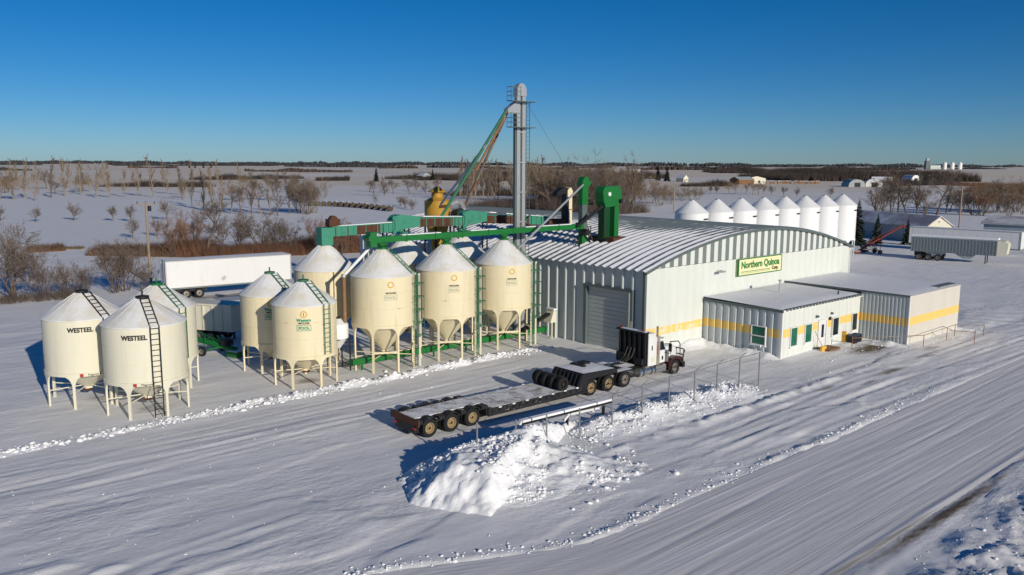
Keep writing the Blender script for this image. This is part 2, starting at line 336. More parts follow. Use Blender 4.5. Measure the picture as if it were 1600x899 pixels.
def text_mesh(s, size, ext=0.012, bend=None, align='CENTER', sx=1.0, bold=0.0):
    """lettering as a thin mesh in the x-z plane facing -y; bend = radius wraps it on a cylinder facing -y"""
    cu_ = bpy.data.curves.new('lettering', 'FONT'); cu_.body = s; cu_.size = size; cu_.extrude = ext; cu_.align_x = align; cu_.resolution_u = 3; cu_.offset = bold
    o = bpy.data.objects.new('lettering', cu_); col.objects.link(o)
    bpy.context.view_layer.update()
    me = bpy.data.meshes.new_from_object(o.evaluated_get(bpy.context.evaluated_depsgraph_get()))
    bpy.data.objects.remove(o)
    for v in me.vertices:
        x, y, z = v.co; x *= sx
        if bend: t = x/bend; rr = bend+z; v.co = (rr*math.sin(t), -rr*math.cos(t), y)
        else: v.co = (x, -z, y)
    return me
def lettering(s, size, m, parent, loc, rotz=0, **k):
    me = text_mesh(s, size, **k); me.materials.clear(); me.materials.append(MATS[m])
    return link('lettering', me, parent, loc, (0, 0, R(rotz)))

# ================================================================== GROUND
def road_far(u): return -18.4+3.4*sstep(-24, -34, u)
ROAD_NEAR = -25.6
def ground_h(x, y):
    x = np.asarray(x, float); y = np.asarray(y, float)
    u = (x-OX)*cu+(y-OY)*su; v = -(x-OX)*su+(y-OY)*cu
    d = np.hypot(x, y); near = 1-sstep(110, 260, d)
    z = 0.10*(fbm(u*0.07, v*0.22, 3, 2.0)-0.47)
    # wind-cut drift edges, long and sharp, running with the road
    q = fbm(u*0.06+0.12*v, v*0.42-u*0.02, 3, 5.0); z += 0.10*np.maximum(0, (q-0.44))*near*3*np.clip(fbm(u*0.05, v*0.07, 2, 7)*2.6-0.75, 0, 1)
    z += 0.025*(fbm(u*0.5, v*1.8, 4, 9.0)-0.47)*near
    q2 = vnoise(u*0.10+v*0.05, v*0.55, 15.0); q2 = 1-np.abs(2*q2-1); z += 0.03*q2**6*near*sstep(4, -3, v)
    for sd, th, hh in ((25.0, 0.52, 0.06), (26.0, 0.56, 0.045), (27.0, 0.55, 0.05)):
        q3 = fbm(u*0.085+0.10*v, v*0.30-u*0.03, 4, sd); z += hh*sstep(th-0.012, th+0.012, q3)*near*sstep(5.5, 2.5, v)*np.clip(3*fbm(u*0.07, v*0.1, 2, sd+5)-0.8, 0, 1)
    # tyre tracks on the apron in front of the office and beyond the annex
    tr = sstep(-16.5, -14, v)*sstep(-7.2, -10, v)*sstep(-8, 4, u)*near
    z += tr*0.05*(vnoise(u*0.05, v*2.1, 21.0)-0.5)
    for r0 in (9.0, 10.7, 12.6, 14.3):
        rr = np.hypot(u-46, (v+4)*1.0); z += -0.06*np.exp(-((rr-r0)/0.22)**2)*near*sstep(-2, 8, v+0*u)*0+(-0.06)*np.exp(-((rr-r0)/0.25)**2)*(u < 46)*near
    # wheel tracks across the yard, pressed in pairs
    for c0, a_, w_, ph, dp, lo_, hi_ in ((2.3, 0.5, 0.09, 0.3, 0.05, -70, -4), (3.6, 0.7, 0.07, 1.4, 0.035, -70, -6), (0.6, 0.9, 0.06, 2.1, 0.03, -70, -16), (-8.5, 2.2, 0.045, 0.8, 0.05, -80, -30), (-11.5, 1.6, 0.06, 2.9, 0.06, -80, -29), (-2.5, 1.3, 0.05, 4.0, 0.04, -80, -27), (-14.6, 0.5, 0.08, 0.2, 0.05, -17, 60), (-13.4, 0.8, 0.06, 1.2, 0.035, -14, 60), (-16.6, 0.6, 0.05, 2.2, 0.05, -20, 60)):
        cv = c0+a_*np.sin(u*w_+ph)
        for g_ in (-0.95, 0.95):
            e_ = sstep(0.26, 0.16, np.abs(v-cv-g_))-0.5*np.exp(-((np.abs(v-cv-g_)-0.34)/0.10)**2)*(0.3+1.6*vnoise(u*1.7, v*1.7, 36))
            z = z-0.62*dp*e_*near*sstep(lo_, lo_+8, u)*sstep(hi_, hi_-5, u)*np.clip(2.2*vnoise(u*0.22, v*0+c0, 33)-0.45, 0, 1)
    # road bed and its far windrow
    rf = road_far(u); inr = sstep(rf+0.25, rf-0.15, v)*sstep(ROAD_NEAR-0.3, ROAD_NEAR+0.2, v)
    z = z*(1-inr)-0.06*inr
    lump = fbm(u*1.6, v*1.6, 4, 31.0)
    lf = fbm(u*3.6, v*3.6, 3, 37)
    wv = rf+0.35+0.5*(vnoise(u*0.18, v*0, 38)-0.5); z += near*np.exp(-((v-wv)/(0.18+0.35*vnoise(u*0.4, v*0, 39)))**2)*(0.02+0.42*np.clip(lump-0.30, 0, 1)+0.18*np.clip(lf-0.42, 0, 1))*np.clip(2.4*vnoise(u*0.13, v*0, 40)-0.35, 0.15, 1)*(0.12+0.88*sstep(4, -14, u))
    z += near*np.exp(-((v+12.3)/0.30)**2)*sstep(-19, -16, u)*sstep(14, 3, u)*0.42*np.clip(lump-0.25, 0, 1)
    # rough verge on the near side of the road
    vg = sstep(ROAD_NEAR-0.9, ROAD_NEAR-3.2, v)
    z += near*vg*(0.15+0.75*(fbm(u*0.55, v*0.55, 5, 41.0)-0.35)+0.30*(fbm(u*2.1, v*2.1, 3, 43.0)-0.47)+0.20*(fbm(u*5.3, v*5.3, 2, 44.0)-0.37))
    # the land far off rolls gently
    far = sstep(260, 1200, d); z += far*7.0*(fbm(x/700., y/900., 3, 51.0)-0.47)
    z += sstep(150, 400, d)*1.2*(fbm(x/90., y/60., 3, 53.0)-0.47)
    return z
def gz(x, y): return float(ground_h(np.array([x]), np.array([y]))[0])
def spots(u, v, L_):
    r = np.zeros_like(u)
    for a, b, ra, rb, s in L_: r = np.maximum(r, s*np.exp(-(((u-a)/ra)**2+((v-b)/rb)**2)))
    return r
def axis(lo, hi, step, reach, growth=1.16):
    a = list(np.arange(lo, hi+1e-6, step)); s = step; left = []; x = lo
    while x > -reach: s *= growth; x -= s; left.append(x)
    s = step; x = hi
    while x < reach: s *= growth; x += s; a.append(x)
    return np.array(left[::-1]+a)
gx = axis(-40, 46, 0.16, 9000, 1.12); gy = axis(19, 72, 0.16, 9000, 1.10); gy = gy[gy > -60]
X, Y = np.meshgrid(gx, gy); Zg = ground_h(X, Y)
nx, ny = len(gx), len(gy)
vs = np.stack([X.ravel(), Y.ravel(), Zg.ravel()], 1)
ii = (np.arange(ny-1)[:, None]*nx+np.arange(nx-1)[None, :]).ravel()
fs = np.stack([ii, ii+1, ii+nx+1, ii+nx], 1)
def np_mesh(name, vs, fs, m, smooth=True):
    me = bpy.data.meshes.new(name); me.vertices.add(len(vs)); me.vertices.foreach_set('co', np.asarray(vs, np.float32).ravel())
    me.loops.add(fs.size); me.loops.foreach_set('vertex_index', fs.ravel().astype(np.int32))
    me.polygons.add(len(fs)); me.polygons.foreach_set('loop_start', (np.arange(len(fs))*fs.shape[1]).astype(np.int32))
    me.update(calc_edges=True); me.materials.append(MATS[m])
    if smooth: me.polygons.foreach_set('use_smooth', np.ones(len(fs), bool))
    return me
gme = np_mesh('ground', vs, fs, 'snow_ground')
Uu = (X-OX)*cu+(Y-OY)*su; Vv = -(X-OX)*su+(Y-OY)*cu
DIRT = [(15.6, -9.6, 4.2, 1.3, 0.95), (19.0, -12.6, 2.2, 0.7, 0.6), (12.6, -7.9, 1.2, 0.6, 0.8), (9.5, -13.8, 3.2, 0.5, 0.80), (2.0, -13.2, 1.6, 0.35, 0.7), (5.4, -14.3, 1.8, 0.35, 0.66), (16, -13.5, 3.5, 0.6, 0.62),
        (-4.6, -5.4, 3.6, 0.5, 0.55), (-21.5, -5.6, 3.5, 0.7, 0.42), (-14, -5.4, 6, 0.6, 0.36),
        (-33.2, 14.0, 1.6, 1.3, 0.62), (-31.6, 9.7, 1.9, 1.5, 0.60), (-22.0, 9.6, 1.3, 1.0, 0.72), (-16, 9.0, 3.3, 1.9, 0.52), (-10.8, 8.9, 3.4, 1.9, 0.55), (-5.2, 9.0, 3.0, 1.7, 0.47),
        (-13, 46.5, 9, 2.0, 0.75), (24.5, -12.3, 4.5, 0.8, 0.35), (-12, -25.95, 9.5, 0.38, 0.9)]
at = gme.attributes.new('dirt', 'FLOAT', 'POINT'); at.data.foreach_set('value', spots(Uu, Vv, DIRT).ravel().astype(np.float32))
struct(link('ground', gme))

# the packed snow road: ruts are real grooves along its length
ru = np.concatenate([np.arange(-60, 60, 0.6), np.arange(60, 420, 6.0)]); rtt = np.linspace(0, 1, 270)
RU, RT = np.meshgrid(ru, rtt); rf = road_far(RU)+0.1; RV = rf+(ROAD_NEAR-rf)*RT
wob = 0.35*(vnoise(RU*0.03, RU*0+3, 61)-0.5)+0.10*(vnoise(RU*0.15, RU*0+5, 62)-0.5)
lane = RV+wob
amp = 0.35+0.9*fbm(RU*0.05, RV*0.25, 3, 67)
lane2 = RV-0.05*(RU+20)+0.4*np.sin(RU*0.06)
RZ = 0.012+amp*(0.016*(vnoise(lane*2.0+50, RU*0.03, 63)-0.5)+0.017*(vnoise(lane*6.5+50, RU*0.04, 64)-0.5)+0.011*(vnoise(lane*13+50, RU*0.06, 74)-0.5)+0.008*(vnoise(lane2*9+50, RU*0.05, 65)-0.5))+0.012*(fbm(RU*0.9, RV*1.8, 3, 68)-0.47)
for c0 in (-20.6, -22.3): RZ = RZ-0.022*np.exp(-((lane2-c0)/0.13)**2)*np.clip(fbm(RU*0.12, RU*0+c0, 2, 69)*2-0.4, 0, 1)
RZ = RZ+0.03*np.exp(-((RT-0.97)/0.02)**2)
RX = OX+RU*cu-RV*su; RY = OY+RU*su+RV*cu
vs = np.stack([RX.ravel(), RY.ravel(), RZ.ravel()], 1); n1, n2 = RU.shape[1], RU.shape[0]
ii = (np.arange(n2-1)[:, None]*n1+np.arange(n1-1)[None, :]).ravel(); fs = np.stack([ii, ii+n1, ii+n1+1, ii+1], 1)
rme = np_mesh('road', vs, fs, 'snow_road')
at = rme.attributes.new('dirt', 'FLOAT', 'POINT')
dv = 0.50*np.exp(-((RT-0.985)/0.03)**2)*(0.4+0.9*vnoise(RU*0.2, RU*0, 66))+0.30*np.exp(-((RT-0.74)/0.03)**2)*sstep(-10, -22, RU)+0.22*np.exp(-((RT-0.62)/0.025)**2)+0.14*np.clip(vnoise(lane*2.0+50, RU*0.03, 63)*-1+0.5, 0, 1)
at.data.foreach_set('value', dv.ravel().astype(np.float32))
struct(link('road', rme))

def height_patch(name, u0, u1, v0, v1, step, fn, m, label=None, cat=None):
    """a heap of snow lying on the ground, built as an eroded height field"""
    a = np.arange(u0, u1+step/2, step); b = np.arange(v0, v1+step/2, step); A, B = np.meshgrid(a, b)
    Hh = fn(A, B); PX = OX+A*cu-B*su; PY = OY+A*su+B*cu
    Z = ground_h(PX, PY)+Hh-0.06
    n1 = len(a); n2 = len(b); ii = (np.arange(n2-1)[:, None]*n1+np.arange(n1-1)[None, :]).ravel()
    fs = np.stack([ii, ii+1, ii+n1+1, ii+n1], 1)
    keep = (Hh.ravel()[fs] > 0.03).any(1)
    fs = fs[keep]; used = np.unique(fs); rm = np.zeros(Hh.size, int); rm[used] = np.arange(len(used))
    vs = np.stack([PX.ravel(), PY.ravel(), Z.ravel()], 1)[used]
    o = link(name, np_mesh(name, vs, rm[fs], m))
    if label: tag(o, label, cat)
    else: struct(o)
    return o
def pile_h(u, v):
    n = fbm(u*1.1, v*1.1, 5, 71); nf = fbm(u*3.0, v*3.0, 4, 72); nn_ = fbm(u*0.7+9, v*0.7, 3, 73)
    wob_ = 0.5*(nn_-0.47)
    F_ = ((u+27.9)*0.87+(v+11.7)*0.49+wob_*1.5+0.5*(nf-0.47))*0.80                     # shovelled face towards the road
    S_ = ((u+28.3)*0.844-(v+10.9)*0.536+wob_*1.4+0.6*(nf-0.47))*0.62                         # steep side turned away from the sun
    E_ = (-(u+25.7)*0.49+(v+14.0)*0.87+wob_*0.6)*2.2                       # cut edge beside the rubble
    K_ = (-7.9-v+wob_)*0.75
    P_ = np.minimum.reduce([F_, S_, E_, K_, 1.45+0.5*(n-0.5)])+0.09*(nf-0.47)
    rub = sstep(-15.4, -10.2, v+0.5*(nn_-0.5))*sstep(-9.0, -10.6, v)*sstep(-26.2, -23.6, u)*sstep(-17.6, -21.4, u+0.30*(v+10))
    C_ = rub*(1.05*(0.40+1.1*n)+0.42*(nf-0.47)+0.22*np.abs(fbm(u*2.2, v*2.2, 3, 78)-0.47))
    D_ = 0.20*np.exp(-(((u+19.4)/3.4)**2+((v+13.8)/1.8)**2)**1.5)*np.clip(2.2*nf-0.62, 0, 1.2)
    h = np.maximum.reduce([P_, C_, D_])
    return np.where(h > 0.05, h+0.14*(nf-0.47)*np.clip(h*2, 0, 1), 0)
height_patch('snow_pile', -29.5, -13.5, -16.5, -5.2, 0.11, pile_h, 'snow_heap', 'big ploughed snow pile with steep shovelled face beside the road', 'snow pile')
def berm_h(u, v):
    c = -9.35+0.5*(vnoise(u*0.3, u*0, 81)-0.5); n = fbm(u*1.3, v*1.3, 4, 82); nf = fbm(u*3.4, v*3.4, 3, 83)
    h = (0.62*np.exp(-np.abs((v-c)/np.where(v > c, 0.75, 1.5))**1.8)*(0.35+1.15*n)+0.12*(nf-0.5)*np.exp(-((v-c)/1.6)**2))*sstep(-17.5, -13.5, u)*sstep(-0.5, -4.0, u)
    return np.where(h > 0.03, h, 0)
height_patch('snow_bank', -22, 2.0, -12.4, -7.2, 0.11, berm_h, 'snow_heap')
def windrow_h(u, v):
    c = 6.75+0.35*(vnoise(u*0.15, u*0, 91)-0.5); n = fbm(u*1.5, v*1.5, 4, 92)
    nf = fbm(u*4.0, v*4.0, 3, 95); c = c+0.5*(vnoise(u*0.6, u*0, 97)-0.5)
    h = np.exp(-((v-c)/(0.26+0.35*vnoise(u*0.35, u*0, 94)))**2)*(0.62*np.clip(n-0.20, 0, 1)+0.40*np.clip(nf-0.42, 0, 1))*(0.50+0.50*sstep(-36, -18, u))*sstep(-2.2, -4.5, u)
    return np.where(h > 0.03, h, 0)
height_patch('snow_windrow', -50, -2, 5.6, 8.0, 0.11, windrow_h, 'snow_heap')
def skirt_h(u, v):
    n = fbm(u*1.2, v*1.2, 4, 96); h = 0.0
    h = np.maximum(0.55*np.exp(-((v+0.15)/0.8)**2)*sstep(1.5, 5.5, u)*sstep(7.3, 6.9, u), 0.42*np.exp(-((u-6.7)/0.55)**2)*sstep(-7.4, -6.0, v)*sstep(0.4, -0.2, v))*(0.4+1.1*n)
    h = np.maximum(h, 0.40*np.exp(-((u-28.6)/0.6)**2-((v+9.0)/3.0)**2)*(0.4+1.1*n))
    h = np.maximum(h, 0.34*np.exp(-((u-17.6)/0.8)**2-((v+9.6)/1.4)**2)*(0.4+1.1*n))
    return np.where(h > 0.04, h, 0)
height_patch('snow_drift', 0.5, 31, -13.5, 1.0, 0.14, skirt_h, 'snow_heap')

# loose clods of snow thrown up by the plough and knocked off the heaps
def surf(u, v):
    x = OX+u*cu-v*su; y = OY+u*su+v*cu
    return ground_h(x, y)+np.maximum.reduce([pile_h(u, v), berm_h(u, v), windrow_h(u, v), skirt_h(u, v), 0.06+0*u])-0.06
cr_ = np.random.RandomState(4)
ph = (1+5**0.5)/2
ICO = np.array([(-1, ph, 0), (1, ph, 0), (-1, -ph, 0), (1, -ph, 0), (0, -1, ph), (0, 1, ph), (0, -1, -ph), (0, 1, -ph), (ph, 0, -1), (ph, 0, 1), (-ph, 0, -1), (-ph, 0, 1)])/1.9
ICF = np.array([(0, 11, 5), (0, 5, 1), (0, 1, 7), (0, 7, 10), (0, 10, 11), (1, 5, 9), (5, 11, 4), (11, 10, 2), (10, 7, 6), (7, 1, 8), (3, 9, 4), (3, 4, 2), (3, 2, 6), (3, 6, 8), (3, 8, 9), (4, 9, 5), (2, 4, 11), (6, 2, 10), (8, 6, 7), (9, 8, 1)])
def clods(label, n, ufn, vfn, s0, s1, keep=None):
    u = ufn(n); v = vfn(u, n)
    if keep is not None: k = keep(u, v); u, v = u[k], v[k]
    n = len(u); z = surf(u, v); s_ = s0*(s1/s0)**(cr_.rand(n)**2.2)
    vt_ = ICO[None]*(0.62+0.76*cr_.rand(n, 12, 1))*np.stack([0.8+0.7*cr_.rand(n), 0.8+0.5*cr_.rand(n), 0.5+0.4*cr_.rand(n)], 1)[:, None, :]*s_[:, None, None]
    a = cr_.rand(n)*6.28; ca, sa = np.cos(a)[:, None], np.sin(a)[:, None]
    P = np.stack([vt_[..., 0]*ca-vt_[..., 1]*sa, vt_[..., 0]*sa+vt_[..., 1]*ca, vt_[..., 2]], 2)
    P[..., 0] += (OX+u*cu-v*su)[:, None]; P[..., 1] += (OY+u*su+v*cu)[:, None]; P[..., 2] += (z+0.15*s_)[:, None]
    F_ = (ICF[None]+(np.arange(n)*12)[:, None, None]).reshape(-1, 3)
    o = link('snow_clods', np_mesh('snow_clods', P.reshape(-1, 3), F_, 'snow_heap', False)); tag(o, label, 'snow'); o['kind'] = 'stuff'
uni = lambda a, b: (lambda n: a+(b-a)*cr_.rand(n))
clods('snow clods strewn along the windrow in front of the bins', 1500, uni(-46, -3), lambda u, n: 6.75+0.38*cr_.randn(n), 0.03, 0.15)
clods('snow clods along the far edge of the road', 520, lambda n: -33+40*cr_.rand(n)**1.5, lambda u, n: road_far(u)+0.35+0.30*cr_.randn(n), 0.025, 0.08)
clods('snow clods on the bank along the wire fence', 1300, uni(-17, -1), lambda u, n: -9.7+0.8*cr_.randn(n), 0.025, 0.10)
clods('broken snow chunks scattered over the ploughed pile', 3400, uni(-28.3, -15.5), lambda u, n: -16.2+7.4*cr_.rand(n), 0.025, 0.13, lambda u, v: (vnoise(u*0.8, v*0.8, 99) > 0.40) & ((u > -24.6+0.25*(v+12)) | (v > -10.2) | (cr_.rand(len(u)) < 0.18)) & ((pile_h(u, v) > 0.1) | (cr_.rand(len(u)) < 0.10)))
clods('snow chunks on the rough verge beyond the road', 900, uni(-26, 8), lambda u, n: -26.8-7*cr_.rand(n), 0.02, 0.085)
clods('small snow clods scattered over the yard and apron', 600, uni(-48, 36), lambda u, n: -17+22*cr_.rand(n), 0.015, 0.05, lambda u, v: ((v < -0.3) | (u < -1)) & ((v < -7.6) | (u < 6)) & ((v < -11.4) | (u < 18)))
clods('snow clods round the foot of the office and annex', 380, uni(1, 31), lambda u, n: -12.6+6*cr_.rand(n), 0.02, 0.08, lambda u, v: ((u < 6.6) & (v > -7)) | ((u > 7) & (u < 18.4) & (v < -8.2) & (v > -10)) | (v < -11.2) | (u > 28.6))

# ================================================================== WAREHOUSE
def panel_mesh(name, wd, z0, z1, depth, mats, flat=0.52, slope=0.11):
    """one ribbed cladding panel: runs along +x, faces -y, rib proud by depth"""
    p = [(0, 0), (flat*wd, 0), ((flat+slope)*wd, -depth), ((1-slope)*wd, -depth), (wd, 0)]
    vs = [(x, y, z) for z in (z0, z1) for x, y in p]; n = len(p)
    fs = [(k, k+1, n+k+1, n+k) for k in range(n-1)]+[(n+4, n+3, n+2, n+1)]
    return MB().add(vs, fs).mesh(name, mats)
def arch(u): return 6.3+2.35*(1-((u-15)/15.0)**2)
wh = site('warehouse', 'long white ribbed steel warehouse with arched snow dusted roof', 'warehouse', 0, 0)
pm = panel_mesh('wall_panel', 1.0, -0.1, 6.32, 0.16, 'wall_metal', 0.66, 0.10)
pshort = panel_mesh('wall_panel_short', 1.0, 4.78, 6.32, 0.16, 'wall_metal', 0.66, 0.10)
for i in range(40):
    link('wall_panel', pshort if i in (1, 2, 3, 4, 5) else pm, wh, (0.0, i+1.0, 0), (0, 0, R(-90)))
pg = panel_mesh('gable_wall_panel', 1.0, -0.1, 6.36, 0.08, 'gable_wall', 0.40, 0.13)
for i in range(30): link('wall_panel', pg, wh, (i, 0, 0))
MB().box(0.05, 29.95, 39.9, 40, -0.1, 6.3).prism([(u, arch(u)-0.02) for u in np.linspace(0.05, 29.95, 25)]+[(29.95, 6.3), (0.05, 6.3)], 39.9, 40).build('rear_wall', 'wall_metal', wh)
MB().box(29.85, 30, 0.06, 39.9, -0.1, 6.3).build('side_wall', 'wall_metal', wh)
MB().prism([(u, arch(u)-0.04) for u in np.linspace(0.05, 29.95, 31)]+[(29.95, 6.3), (0.05, 6.3)], 0.05, 0.12).build('gable_backing', 'galv_dark', wh)
for k in range(58):   # alternating bare and white panels under the arch
    a = 0.55+k*0.5; b = a+0.5; white = k % 2 == 1
    za, zb = arch(a)-0.10, arch(b)-0.10; y0 = -0.10 if white else -0.012
    if min(za, zb) < 6.42: continue
    MB().prism([(a, 6.40), (b, 6.40), (b, zb), (a, za)], y0, 0.048).build('gable_panel', 'gable_wall' if white else 'galv_dark', wh)
# roof: ribbed sheets bent over the arch
prof = [(0.8*k/12.0, 0.068*(1-math.cos(2*math.pi*(k/12.0)))) for k in range(13)]; vs = []; us = np.linspace(-0.32, 30.32, 33)
for u in us:
    n_ = Vector((2*2.35*(u-15)/225.0, 0, 1)).normalized()
    for y, h in prof: vs.append((u+n_.x*(h+0.03), y, arch(u)+n_.z*(h+0.03)))
n_ = len(prof); fs = [(i*n_+k, (i+1)*n_+k, (i+1)*n_+k+1, i*n_+k+1) for i in range(len(us)-1) for k in range(n_-1)]
rm = MB().add(vs, fs).mesh('roof_panel', 'ribbed_roof', 60)
for i in range(51): link('roof_panel', rm, wh, (0, i*0.8-0.30, 0))
t = MB(); uu = np.linspace(-0.3, 30.3, 40)
for a, b in zip(uu[:-1], uu[1:]): t.bar((a, -0.27, arch(a)-0.04), (b, -0.27, arch(b)-0.04), 0.05, 0.2)
t.build('rake_trim', 'trim_dark', wh)
MB().box(-0.22, -0.02, -0.12, 0.10, -0.1, 6.3).build('corner_trim', 'trim_dark', wh)
MB().box(29.98, 30.1, -0.1, 0.1, -0.1, 6.3).build('corner_trim', 'white_paint', wh)
MB().box(-0.25, 0.1, 1.02, 1.32, -0.05, 4.76).box(-0.25, 0.1, 5.72, 5.98, -0.05, 4.76).box(-0.30, 0.1, 1.0, 6.0, 4.62, 4.80).build('door_frame', 'trim_dark', wh)
dr = MB().box(0.06, 0.12, 1.32, 5.72, -0.05, 4.62).build('overhead_door', 'door_grey', wh)
for k in range(14): MB().box(0.0, 0.055, 1.34, 5.70, 0.0+k*0.331, 0.31+k*0.331).build('slat', 'door_grey', dr)
MB().box(-0.34, -0.26, 1.24, 1.32, 0, 4.6).build('door_track', 'galv', wh)
fl = MB().tube((8.55, -0.05, 5.62), (8.55, -0.55, 5.72), 0.035).box(8.25, 8.85, -0.72, -0.45, 5.55, 5.68).build('floodlight', 'galv', wh)
# vents and plates let into the crown round the elevator legs
MB().box(4.4, 6.9, 7.2, 10.0, 7.3, 7.95).build('roof_curb', 'rust', wh)

sg = site('sign_board', 'yellow and green company sign board on the arched gable wall', 'sign', 11.25, -0.12, 5.02)
MB().box(0, 6.3, -0.16, 0.06, 0, 1.28).build('board', 'sign_yellow', sg)
MB().box(-0.05, 6.35, -0.2, -0.02, 1.28, 1.34).box(-0.05, 6.35, -0.2, -0.02, -0.06, 0).box(-0.05, 0, -0.2, -0.02, 0, 1.28).box(6.3, 6.35, -0.2, -0.02, 0, 1.28).build('frame', 'sign_green', sg)
lettering('Northern Quinoa', 0.80, 'sign_green', sg, (3.15, -0.175, 0.55), bold=0.02, sx=0.98)
lettering('Corp.', 0.42, 'letter_black', sg, (5.35, -0.175, 0.16), bold=0.01)
MB().box(0.35, 4.6, -0.178, -0.165, 0.24, 0.285).build('underline', 'sign_green', sg)
MB().box(0.35, 4.6, -0.178, -0.165, 0.14, 0.16).build('underline', 'sign_green', sg)

# ------------------------------------------------------------------ office
def window(parent, x0, x1, z0, z1, y, face='y', pane='glass_green', sill=True):
    fr = MB(); t_ = 0.07; k_ = 0.09 if face == 'x' else 0.03
    def bx(a, b, c, d, p0, p1, mb): 
        if face == 'y': mb.box(a, b, y-p1-k_, y-p0, c, d)
        else: mb.box(y-p1-k_, y-p0, a, b, c, d)
    bx(x0-t_, x0, z0-t_, z1+t_, -0.02, 0.14, fr); bx(x1, x1+t_, z0-t_, z1+t_, -0.02, 0.14, fr)
    bx(x0, x1, z1, z1+t_, -0.02, 0.14, fr); bx(x0, x1, z0-t_, z0, -0.02, 0.14, fr)
    w_ = fr.build('window', 'white_paint', parent)
    p = MB(); bx(x0, x1, z0, z1, 0.0, 0.09, p); p.build('pane', pane, w_)
    if sill: s_ = MB(); bx(x0-0.12, x1+0.12, z0-t_-0.06, z0-t_, -0.02, 0.2, s_); s_.build('sill', 'snow_cap', w_)
    return w_
of = site('office_building', 'low white ribbed office with green windows built against the warehouse', 'building', 6.95, 0)
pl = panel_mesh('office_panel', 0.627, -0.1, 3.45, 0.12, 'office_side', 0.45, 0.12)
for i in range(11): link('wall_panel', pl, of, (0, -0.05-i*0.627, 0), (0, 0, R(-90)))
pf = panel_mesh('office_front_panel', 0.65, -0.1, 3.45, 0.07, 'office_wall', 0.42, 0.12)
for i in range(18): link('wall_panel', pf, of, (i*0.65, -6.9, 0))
MB().box(-0.12, 0.04, -7.03, -6.86, -0.1, 3.5).build('corner_trim', 'white_paint', of)
rs = MB(); nxr, nyr = 24, 14
def roof_snow(mb, x0, x1, y0, y1, zf, th, seed, nx_=26, ny_=16):
    a = np.linspace(x0, x1, nx_); b = np.linspace(y0, y1, ny_); A, B = np.meshgrid(a, b)
    e = np.minimum.reduce([A-x0, x1-A, B-y0, y1-B])
    Z = zf(A, B)+th*(0.25+0.75*sstep(0, 0.7, e))*(0.75+0.5*fbm(A*0.7, B*0.7, 3, seed))
    vs = [(A.ravel()[k], B.ravel()[k], Z.ravel()[k]) for k in range(A.size)]
    fs = [(j*nx_+i, j*nx_+i+1, (j+1)*nx_+i+1, (j+1)*nx_+i) for j in range(ny_-1) for i in range(nx_-1)]
    mb.add(vs, fs); return mb
MB().box(-0.12, 11.75, -7.05, -0.06, 3.45, 3.58).build('roof_deck', 'galv_dark', of)
roof_snow(rs, -0.08, 11.9, -7.0, -0.12, lambda a, b: 3.585+0.02*(b+7), 0.13, 3).build('roof_snow', 'snow_cap', of, smooth=40)
MB().box(-0.17, -0.122, -7.08, -0.06, 3.42, 3.62).build('fascia', 'trim_dark', of)
MB().box(-0.12, 11.7, -7.12, -7.055, 3.42, 3.60).build('fascia', 'white_paint', of)
cm = MB().box(0, 0.25, -0.08, 0.05, 0, 0.17).mesh('cornice_block', 'trim_dark')
for i in range(25): link('cornice_block', cm, of, (0.15+i*0.46, -7.12, 3.52))
for a, b, p in ((1.15, 1.98, 'glass_green'), (3.15, 4.02, 'glass_green'), (7.25, 8.10, 'glass_dark'), (10.35, 11.1, 'glass_dark')):
    window(of, a, b, 0.78, 2.12, -6.9, 'y', p)
wl = window(of, -5.72, -4.62, 0.85, 2.15, 0.0, 'x', 'glass_green')
MB().box(-0.24, -0.17, -5.72, -4.62, 1.42, 1.50).build('mullion', 'white_paint', wl)
dd = MB().box(5.2, 6.2, -7.02, -6.9, 0.05, 2.12).build('door', 'white_paint', of)
MB().box(5.55, 5.9, -7.035, -7.0, 0.85, 1.85).build('pane', 'glass_dark', dd)
MB().box(6.06, 6.12, -7.08, -7.02, 0.98, 1.04).build('handle', 'galv', dd)
MB().box(5.05, 6.35, -7.06, -6.86, 2.12, 2.24).box(5.05, 5.18, -7.06, -6.86, 0, 2.12).box(6.22, 6.35, -7.06, -6.86, 0, 2.12).build('door_frame', 'white_paint', of)
for x in (4.8, 6.95): MB().box(x-0.06, x+0.06, -7.16, -6.95, 2.5, 2.66).build('wall_lamp', 'trim_dark', of)
MB().box(6.75, 7.0, -7.02, -6.95, 2.05, 2.3).build('notice', 'letter_black', of)
MB().tube((6.2, -2.9, 3.6), (6.2, -2.9, 4.75), 0.07).tube((6.2, -2.9, 4.7), (6.2, -2.9, 4.82), 0.14).build('vent_pipe', 'galv', of)
MB().tube((9.4, -6.2, 3.6), (9.4, -6.2, 4.0), 0.06).build('vent_pipe', 'black', of)
MB().box(4.9, 6.6, -8.1, -7.06, 0, 0.14).build('door_step', 'wood_brown', of)
MB().box(8.9, 9.05, -7.3, -7.0, 0, 0.9).box(9.5, 9.62, -7.3, -7.0, 0, 0.6).build('gas_meter', 'yellow_paint', of)

